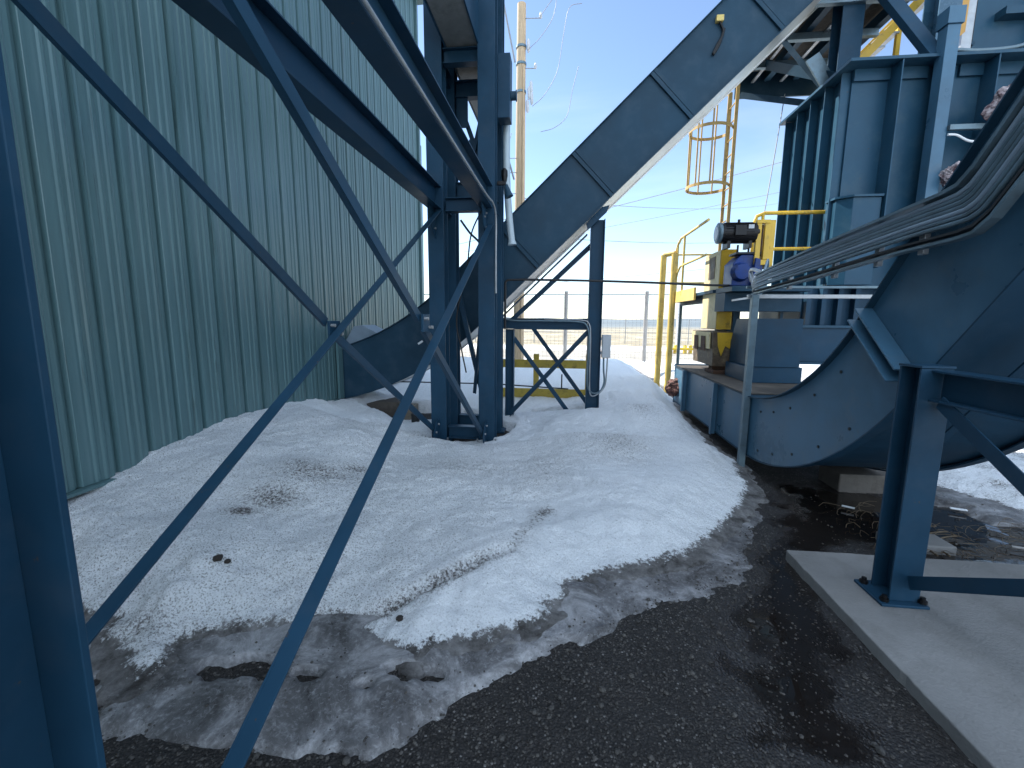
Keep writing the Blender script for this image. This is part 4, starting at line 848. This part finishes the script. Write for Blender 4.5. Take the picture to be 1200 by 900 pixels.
MB().tube([(2.2, 6.95, .90), (2.6, 6.95, .90)], .085, 16).build('bearing', RUST, lg)
MB().box(2.18, 2.42, 6.75, 7.15, .816, .87).build('pillow_block', RUST, lg, .01)

# ------------------------------------------------------------------ access platform and caged ladder
pf = thing('access_platform', 'raised platform with weathered yellow handrails behind the chain guard', 'platform', (2.8, 8.2, 0))
MB().box(2.19, 3.9, 7.06, 9.28, 2.0, 2.045).build('deck', BLUED, pf)
MB().box(2.15, 2.185, 7.9, 9.3, 1.93, 2.14).build('toe_board', YELW, pf, .003)
MB().box(2.19, 3.9, 9.283, 9.31, 1.93, 2.10).build('toe_board', YELW, pf, .003)
for x in (2.3, 3.0, 3.7): MB().box(x - .03, x + .03, 7.1, 9.25, 1.87, 1.997).build('joist', BLUED, pf)
MB().tube([(2.16, 7.4, 3.12), (2.16, 9.0, 3.12), (2.16, 9.2, 3.05), (2.14, 9.32, 2.86)], .023, 10).build('handrail', YELW, pf)
MB().tube([(2.16, 7.4, 2.60), (2.16, 8.95, 2.60), (2.16, 9.15, 2.5), (2.15, 9.25, 2.3)], .02, 10).build('midrail', YELW, pf)
for y in (8.75, 9.22): MB().tube([(2.16, y, 2.05), (2.16, y, 3.10 if y < 9 else 3.0)], .021, 10).build('stanchion', YELW, pf)
for z in (3.12, 2.58): MB().tube([(2.17, 9.32, z - .26), (3.9, 9.32, z - .26)], .018, 8).build('rear_rail', YELW, pf)
MB().tube([(2.7, 7.06, 2.05), (2.7, 7.05, 3.0), (2.72, 7.04, 3.08), (2.82, 7.03, 3.12), (3.68, 7.03, 3.12)], .026, 10).build('handrail', YEL, pf)
MB().tube([(2.76, 7.03, 2.62), (3.58, 7.03, 2.62)], .024, 10).build('midrail', YEL, pf)
MB().tube([(2.80, 7.03, 2.05), (2.80, 7.03, 3.10)], .022, 10).build('stanchion', YEL, pf)
for x, y in ((1.93, 9.37), (2.11, 9.23)): MB().tube([(x, y, -.05), (x, y, 2.86)], .062, 12).build('post', YELW, pf)
MB().tube([(1.93, 9.37, 2.86), (2.11, 9.23, 2.88)], .045, 10).build('post_link', YELW, pf)
MB().tube([(2.28, 9.2, 0), (2.28, 9.2, 1.9)], .028, 10).build('leg', DULLM, pf)
MB().tube([(3.7, 9.2, 0), (3.7, 9.2, 1.9)], .028, 10).build('leg', DULLM, pf)
ld = thing('caged_ladder', 'weathered yellow ladder with a round safety cage rising to the upper deck', 'ladder', (3.05, 9.45, 2.05))
LX = 3.06; OCH = mat('ochre_paint', (.50, .33, .11), .55, var=.2, vscale=5, col2=(.28, .16, .06), amt2=.7, scale2=9)
for y in (9.25, 9.62): MB().box(LX - .03, LX + .03, y - .012, y + .012, 2.05, 5.9).build('rail', OCH, ld, .002)
for z in np.arange(2.3, 5.8, .3): MB().tube([(LX, 9.262, z), (LX, 9.608, z)], .013, 8).build('rung', OCH, ld)
def hoop(z):
    P = [(LX + .0, 9.25)] + [(LX - .38 - .38 * math.cos(a), 9.435 - .38 * math.sin(a)) for a in np.linspace(math.pi * .86, -math.pi * .86, 25)][::1] + [(LX, 9.62)]
    A = [(x, y) for x, y in P]; cx, cy = LX - .38, 9.435
    B = [(x + (x - cx) * .025, y + (y - cy) * .025) for x, y in A]
    return MB().strip(A, B, lambda p, c: (p[0], p[1], c), z, z + .055)
for z in (4.10, 5.12, 5.85): hoop(z).build('hoop', OCH, ld)
for a in np.linspace(-2.1, 2.1, 7):
    x, y = LX - .38 - .372 * math.cos(a), 9.435 - .372 * math.sin(a)
    MB().box(x - .012, x + .012, y - .012, y + .012, 4.1, 5.88).build('cage_bar', OCH, ld)

# ------------------------------------------------------------------ upper deck and the stair beyond
ud = thing('upper_deck', 'dark steel walkway deck seen from below at the top right', 'deck', (3.9, 8, 5.7))
MB().box(3.08, 4.62, 9.46, 9.5, 5.72, 6.18).build('girder', BLUED, ud, .003)
MB().box(3.08, 4.62, 9.40, 9.457, 6.165, 6.18).build('girder_flange', GALV, ud)
for x in (3.10, 3.60, 4.1, 4.58): MB().box(x - .012, x + .012, 7.0, 9.455, 5.98, 6.16).box(x - .05, x + .05, 7.0, 9.395, 5.968, 5.979).build('joist', YELW if x < 3.2 else BLUED, ud)
for x in (3.35, 3.85): MB().box(x - .025, x + .025, 7.0, 9.39, 5.94, 5.966).build('edge_angle', GALV, ud)
for y in (8.75, 8.0, 7.2): MB().box(3.13, 4.6, y - .03, y + .03, 5.86, 5.965).box(3.13, 4.6, y - .05, y - .032, 5.86, 5.88).build('crossbeam', DULLM, ud)
MB().box(3.06, 4.64, 7.0, 9.5, 6.185, 6.21).build('grating', GRATE, ud)
for z in (6.75, 7.3): MB().tube([(3.08, 7.0, z), (3.08, 9.45, z)], .022, 8).tube([(3.08, 7.0, z), (4.6, 7.0, z)], .022, 8).build('handrail', YELW, ud)
for x, y in ((3.08, 7.0), (3.08, 8.2), (3.08, 9.4), (4.6, 7.0)): MB().tube([(x, y, 6.21), (x, y, 7.3)], .02, 8).build('stanchion', YELW, ud)
MB().ext((3.14, 9.38, 5.74), (4.1, 8.6, 5.2), Z, X, -.05, .05, 0, .01).build('knee_brace', BLUED, ud)
kb = thing('deck_column', 'dark column with knee braces standing on the hopper and holding the upper deck', 'column', (3.8, 7.3, 4.85))
MB().ibeam((3.82, 7.35, 4.853), (3.82, 7.35, 8.6), .27, .28, .018, .012, up=(0, 1, 0)).build('column', BLUE, kb, .003)
MB().bar((3.75, 7.26, 4.95), (3.30, 8.7, 5.9), .014, .16, (0, 1, 0)).build('knee_brace', BLUED, kb)
MB().bar((3.70, 7.45, 4.98), (3.45, 7.45, 5.35), .20, .03, (0, 1, 0)).build('plate', DULLM, kb)
MB().bar((3.66, 7.5, 4.95), (3.2, 7.9, 5.85), .07, .07).build('knee_brace', BLUED, kb)
tag(MB().ext((3.86, 7.15, 6.25), (4.50, 6.63, 4.88), X, Y, -.085, .085, -.045, .045).build('diagonal_brace', BLUE, None, .003, (4.4, 6.7, 4.9)), 'thick dark diagonal brace meeting the hopper top beside the bolted angle', 'brace')
sr = thing('steel_stair', 'sunlit yellow stair with white treads behind the top of the hopper', 'stair', (4.0, 7.6, 4.7))
for y in (8.15, 8.85): MB().ext((4.2, y, 5.3), (5.5, y, 6.68), Y, (-1, 0, 1), 0, .03, -.05, .07).build('stringer', YEL, sr)
for k in range(7):
    x, z = 4.28 + k * .18, 5.42 + k * .19
    MB().box(x, x + .2, 8.183, 8.847, z, z + .03).build('tread', GALV, sr)
for y in (8.15, 8.85): MB().tube([(4.1, y, 6.1), (5.4, y, 7.5)], .024, 8).build('handrail', YEL, sr)
for x in (4.4, 5.0): MB().tube([(x, 8.15, x + 1.1), (x, 8.15, x + 2.05)], .022, 8).build('stanchion', YEL, sr)
MB().box(4.1, 6.0, 8.2, 8.24, 4.9, 5.0).box(4.1, 4.16, 8.2, 8.26, 4.853, 5.4).box(5.0, 5.06, 8.2, 8.26, 5.003, 6.1).build('landing_frame', YEL, sr)

# bin tower at the top right edge
bw = thing('bin_tower', 'blue panelled bin rising past the top right corner with a pale corner strip', 'bin', (7, 8.8, 3))
MB().box(6.13, 11, 8.52, 9.3, 3.0, 11.5).build('body', BLUEB, bw)
MB().box(6.03, 6.18, 8.37, 8.515, 4.86, 11.5).build('corner_strip', GALV, bw, .004)
MB().box(6.21, 6.25, 8.45, 8.518, 4.86, 11.5).build('seam', DARKM, bw)
for z in (5.25, 5.9, 6.6, 7.3): MB().tube([(6.23, 8.40, z), (6.23, 8.449, z)], .03, 8).build('bolt', BLUED, bw)
for x in (7.15, 8.2): MB().box(x - .015, x + .015, 8.30, 8.517, 4.86, 11.5).build('rib', BLUEB, bw)
MB().box(6.57, 11, 8.33, 8.518, 6.25, 6.36).build('band', BLUEB, bw)
uc = thing('upper_column', 'blue wide flange column rising from the hopper top towards the upper deck', 'column', (5.3, 7.74, 4.85))
MB().ibeam((5.27, 7.74, 4.853), (5.27, 7.74, 11), .32, .29, .02, .014, up=(0, 1, 0)).build('column', BLUEW, uc, .003)
tag(MB().prism([(5.43, 5.47), (6.0, 6.0), (6.0, 6.7), (5.43, 6.13)], 'xz', 8.27, 8.31).build('orange_guard', mat('orange_panel', (.50, .26, .05), .5), None, .003, (5.7, 8.29, 5.5)), 'dull orange sheet guard between the upper column and the bin', 'guard sheet')

# ------------------------------------------------------------------ slab, blocks and litter at lower right
def slab():
    P = []
    for y in np.arange(-3, 3.02, .035): P.append((1.53 + .007 * mn.noise((0, y * 6, 0)) - (.0 if mn.noise((3, y * 9, 1)) < .42 else -.006), y))
    for x in np.arange(1.535, 8, .05): P.append((x, 3.02 + .008 * mn.noise((x * 6, 0, 2))))
    P += [(8, 3.02), (8, -3)]
    return MB().prism(P, 'xy', -.2, .06).build('concrete_slab', CONC, None, .006, (3, 1, 0))
tag(slab(), 'pale concrete slab under the blue column at the lower right', 'slab')
tag(MB().box(2.62, 3.12, 4.35, 4.7, -.05, .17).build('concrete_block', DIRTYC, None, .012, (2.9, 4.5, 0)), 'rough concrete block under the belly of the curved conveyor', 'block')
tag(MB().box(2.35, 2.75, 3.22, 3.42, -.05, .05).build('paver', CONC, None, .01, (2.5, 3.3, 0)), 'small half sunk concrete paver behind the blue column', 'paver')
mb = MB()
for k in range(110):
    x, y = random.uniform(2.2, 4.3), random.uniform(3.06, 4.0); a = random.uniform(-.5, .9); l = random.uniform(.05, .28)
    if y < 3.06: continue
    P = [(x + l * t * math.cos(a) , y + l * t * math.sin(a) + .06 * math.sin(t * 3), .01 + .03 * random.random()) for t in np.linspace(0, 1, 5)]
    mb.tube(P, random.uniform(.001, .0025), 5)
tag(mb.build('dead_stalks', TWIG), 'dead stalks and straw lying in the wet mud behind the column', 'stalks', 'stuff')
for k, (x, y, l, a, w) in enumerate(((2.42, 3.95, .09, -.6, .02), (3.32, 4.02, .11, -.4, .025), (3.2, 3.35, .35, -.35, .02))):
    mb = MB(); d = V((math.cos(a), math.sin(a), .02)); mb.bar(V((x, y, .02)), V((x, y, .02)) + d * l, w, .012)
    tag(mb.build('scrap_strip', WHITE if k < 2 else POSTG, None, .003, (x, y, 0)), ('bright white scrap lying in the shade left of the blue column', 'bright white scrap in the mud just right of the blue column', 'longer pale scrap strip in the mud above the slab')[k], 'scrap')
mb = MB()
for k, r_ in enumerate((.34, .42, .52)):
    mb.tube([(3.0 + r_ * math.cos(a) * 1.0, 3.18 + r_ * .9 * math.sin(a), .012) for a in np.linspace(1.7, 3.2, 14)], .006, 6)
tag(mb.build('curved_strands', TWIG, None, 0, (3, 3.2, 0)), 'thin curved strands in the mud behind the blue column', 'vine')  # concentric thin brown arcs lying on the mud
# lumps of dark soil on the snow
for k, (x, y, r_) in enumerate(((-1.905, 2.12, .022), (-1.86, 2.135, .015), (-.80, 1.99, .016))):
    o = lump('mud_clod', (x, y, float(snow_h(np.array([x]), np.array([y]))[0]) + r_ * .4), r_, SOIL, ('larger of two dark mud clods lying close together on the left snow bank', 'smaller of two dark mud clods lying close together on the left snow bank', 'lone dark mud clod on the front snow right of the long brace')[k], k * 3.3 + 1, .7)
    o['category'] = 'clod'

# ------------------------------------------------------------------ light, sky, camera
SUN_AZ = rad(-59.5); SUN_EL = rad(42)      # azimuth from +Y towards +X
sd_ = V((math.sin(SUN_AZ) * math.cos(SUN_EL), math.cos(SUN_AZ) * math.cos(SUN_EL), math.sin(SUN_EL)))
ld_ = bpy.data.lights.new('sun', 'SUN'); ld_.energy = 4.2; ld_.angle = rad(.5); ld_.color = (1, .95, .88)
so = bpy.data.objects.new('sun', ld_); COL.objects.link(so); so.rotation_euler = sd_.to_track_quat('Z', 'Y').to_euler(); so.location = (-20, 20, 30)
w = bpy.data.worlds.new('World'); sc.world = w; w.use_nodes = True; nt = w.node_tree
bg = nt.nodes['Background']; sky = nt.nodes.new('ShaderNodeTexSky'); sky.sky_type = 'NISHITA'; sky.sun_disc = False
sky.sun_elevation = SUN_EL; sky.sun_rotation = SUN_AZ; sky.altitude = 1500; sky.air_density = 1.0; sky.dust_density = .35; sky.ozone_density = 1.0
tc = nt.nodes.new('ShaderNodeTexCoord'); mp = nt.nodes.new('ShaderNodeMapping'); mp.inputs['Scale'].default_value = (1.1, 2.2, 6.5); mp.inputs['Rotation'].default_value = (0, .12, .5)
nz = nt.nodes.new('ShaderNodeTexNoise'); nz.inputs['Scale'].default_value = 1.5; nz.inputs['Detail'].default_value = 7; nz.inputs['Roughness'].default_value = .55; nz.inputs['Distortion'].default_value = .35
mr_ = nt.nodes.new('ShaderNodeMapRange'); mr_.interpolation_type = 'SMOOTHSTEP'
for k_, v_ in ((1, .42), (2, .75), (3, .0), (4, .30)): mr_.inputs[k_].default_value = v_
sp_ = nt.nodes.new('ShaderNodeSeparateColor'); cb_ = nt.nodes.new('ShaderNodeCombineColor'); mx_ = nt.nodes.new('ShaderNodeMix'); mx_.data_type = 'RGBA'
nt.links.new(tc.outputs['Generated'], mp.inputs[0]); nt.links.new(mp.outputs[0], nz.inputs['Vector']); nt.links.new(nz.outputs['Fac'], mr_.inputs[0])
nt.links.new(sky.outputs[0], sp_.inputs[0])
def wm(op, a_, b_):
    x_ = nt.nodes.new('ShaderNodeMath'); x_.operation = op
    for k_, q_ in ((0, a_), (1, b_)):
        if isinstance(q_, (int, float)): x_.inputs[k_].default_value = q_
        else: nt.links.new(q_, x_.inputs[k_])
    return x_.outputs[0]
# unseen bright cloud added overhead and to the south to lift shade, thin cirrus elsewhere
dv = nt.nodes.new('ShaderNodeSeparateXYZ'); nt.links.new(tc.outputs['Generated'], dv.inputs[0])
side = wm('SUBTRACT', wm('MULTIPLY', dv.outputs['Z'], .9), wm('MULTIPLY', dv.outputs['Y'], .4))
bk = nt.nodes.new('ShaderNodeMapRange'); bk.interpolation_type = 'SMOOTHSTEP'
for k_, v_ in ((1, .22), (2, .70), (3, 0), (4, 1)): bk.inputs[k_].default_value = v_
nt.links.new(side, bk.inputs[0])
cov = nt.nodes.new('ShaderNodeMapRange'); cov.interpolation_type = 'SMOOTHSTEP'
for k_, v_ in ((1, .28), (2, .50), (3, .35), (4, .95)): cov.inputs[k_].default_value = v_
nt.links.new(nz.outputs['Fac'], cov.inputs[0])
thick = wm('MULTIPLY', bk.outputs[0], cov.outputs[0])
fac = wm('MAXIMUM', mr_.outputs[0], thick)
bri = wm('MULTIPLY', sp_.outputs[2], wm('ADD', 1., wm('MULTIPLY', thick, 2.1)))
for k_, q_ in enumerate((.71, .86, 1.06)): nt.links.new(wm('MULTIPLY', bri, q_), cb_.inputs[k_])
nt.links.new(fac, mx_.inputs[0]); nt.links.new(sky.outputs[0], mx_.inputs[6]); nt.links.new(cb_.outputs[0], mx_.inputs[7])
nt.links.new(mx_.outputs[2], bg.inputs[0]); bg.inputs[1].default_value = .12
sc.view_settings.view_transform = 'Standard'; sc.view_settings.look = 'None'; sc.view_settings.gamma = 1; sc.view_settings.use_curve_mapping = False
sc.view_settings.exposure = 1.28

pitch, yaw, roll = rad(8.4), rad(6.6), rad(.41)
F = V((-math.sin(yaw) * math.cos(pitch), math.cos(yaw) * math.cos(pitch), -math.sin(pitch)))
R0 = V((math.cos(yaw), math.sin(yaw), 0)); U0 = R0.cross(F); R = R0 * math.cos(roll) + U0 * math.sin(roll); U = R.cross(F)
cd = bpy.data.cameras.new('camera'); cam = bpy.data.objects.new('camera', cd); COL.objects.link(cam)
cam.matrix_world = Matrix(((R.x, U.x, -F.x, 0), (R.y, U.y, -F.y, 0), (R.z, U.z, -F.z, 1.6), (0, 0, 0, 1)))
cd.sensor_fit = 'HORIZONTAL'; cd.sensor_width = 36; cd.lens = 36 * 520 / 1200; cd.clip_start = .05; cd.clip_end = 9000
sc.camera = cam
for o in sc.objects:
    if '_o' in o: del o['_o']
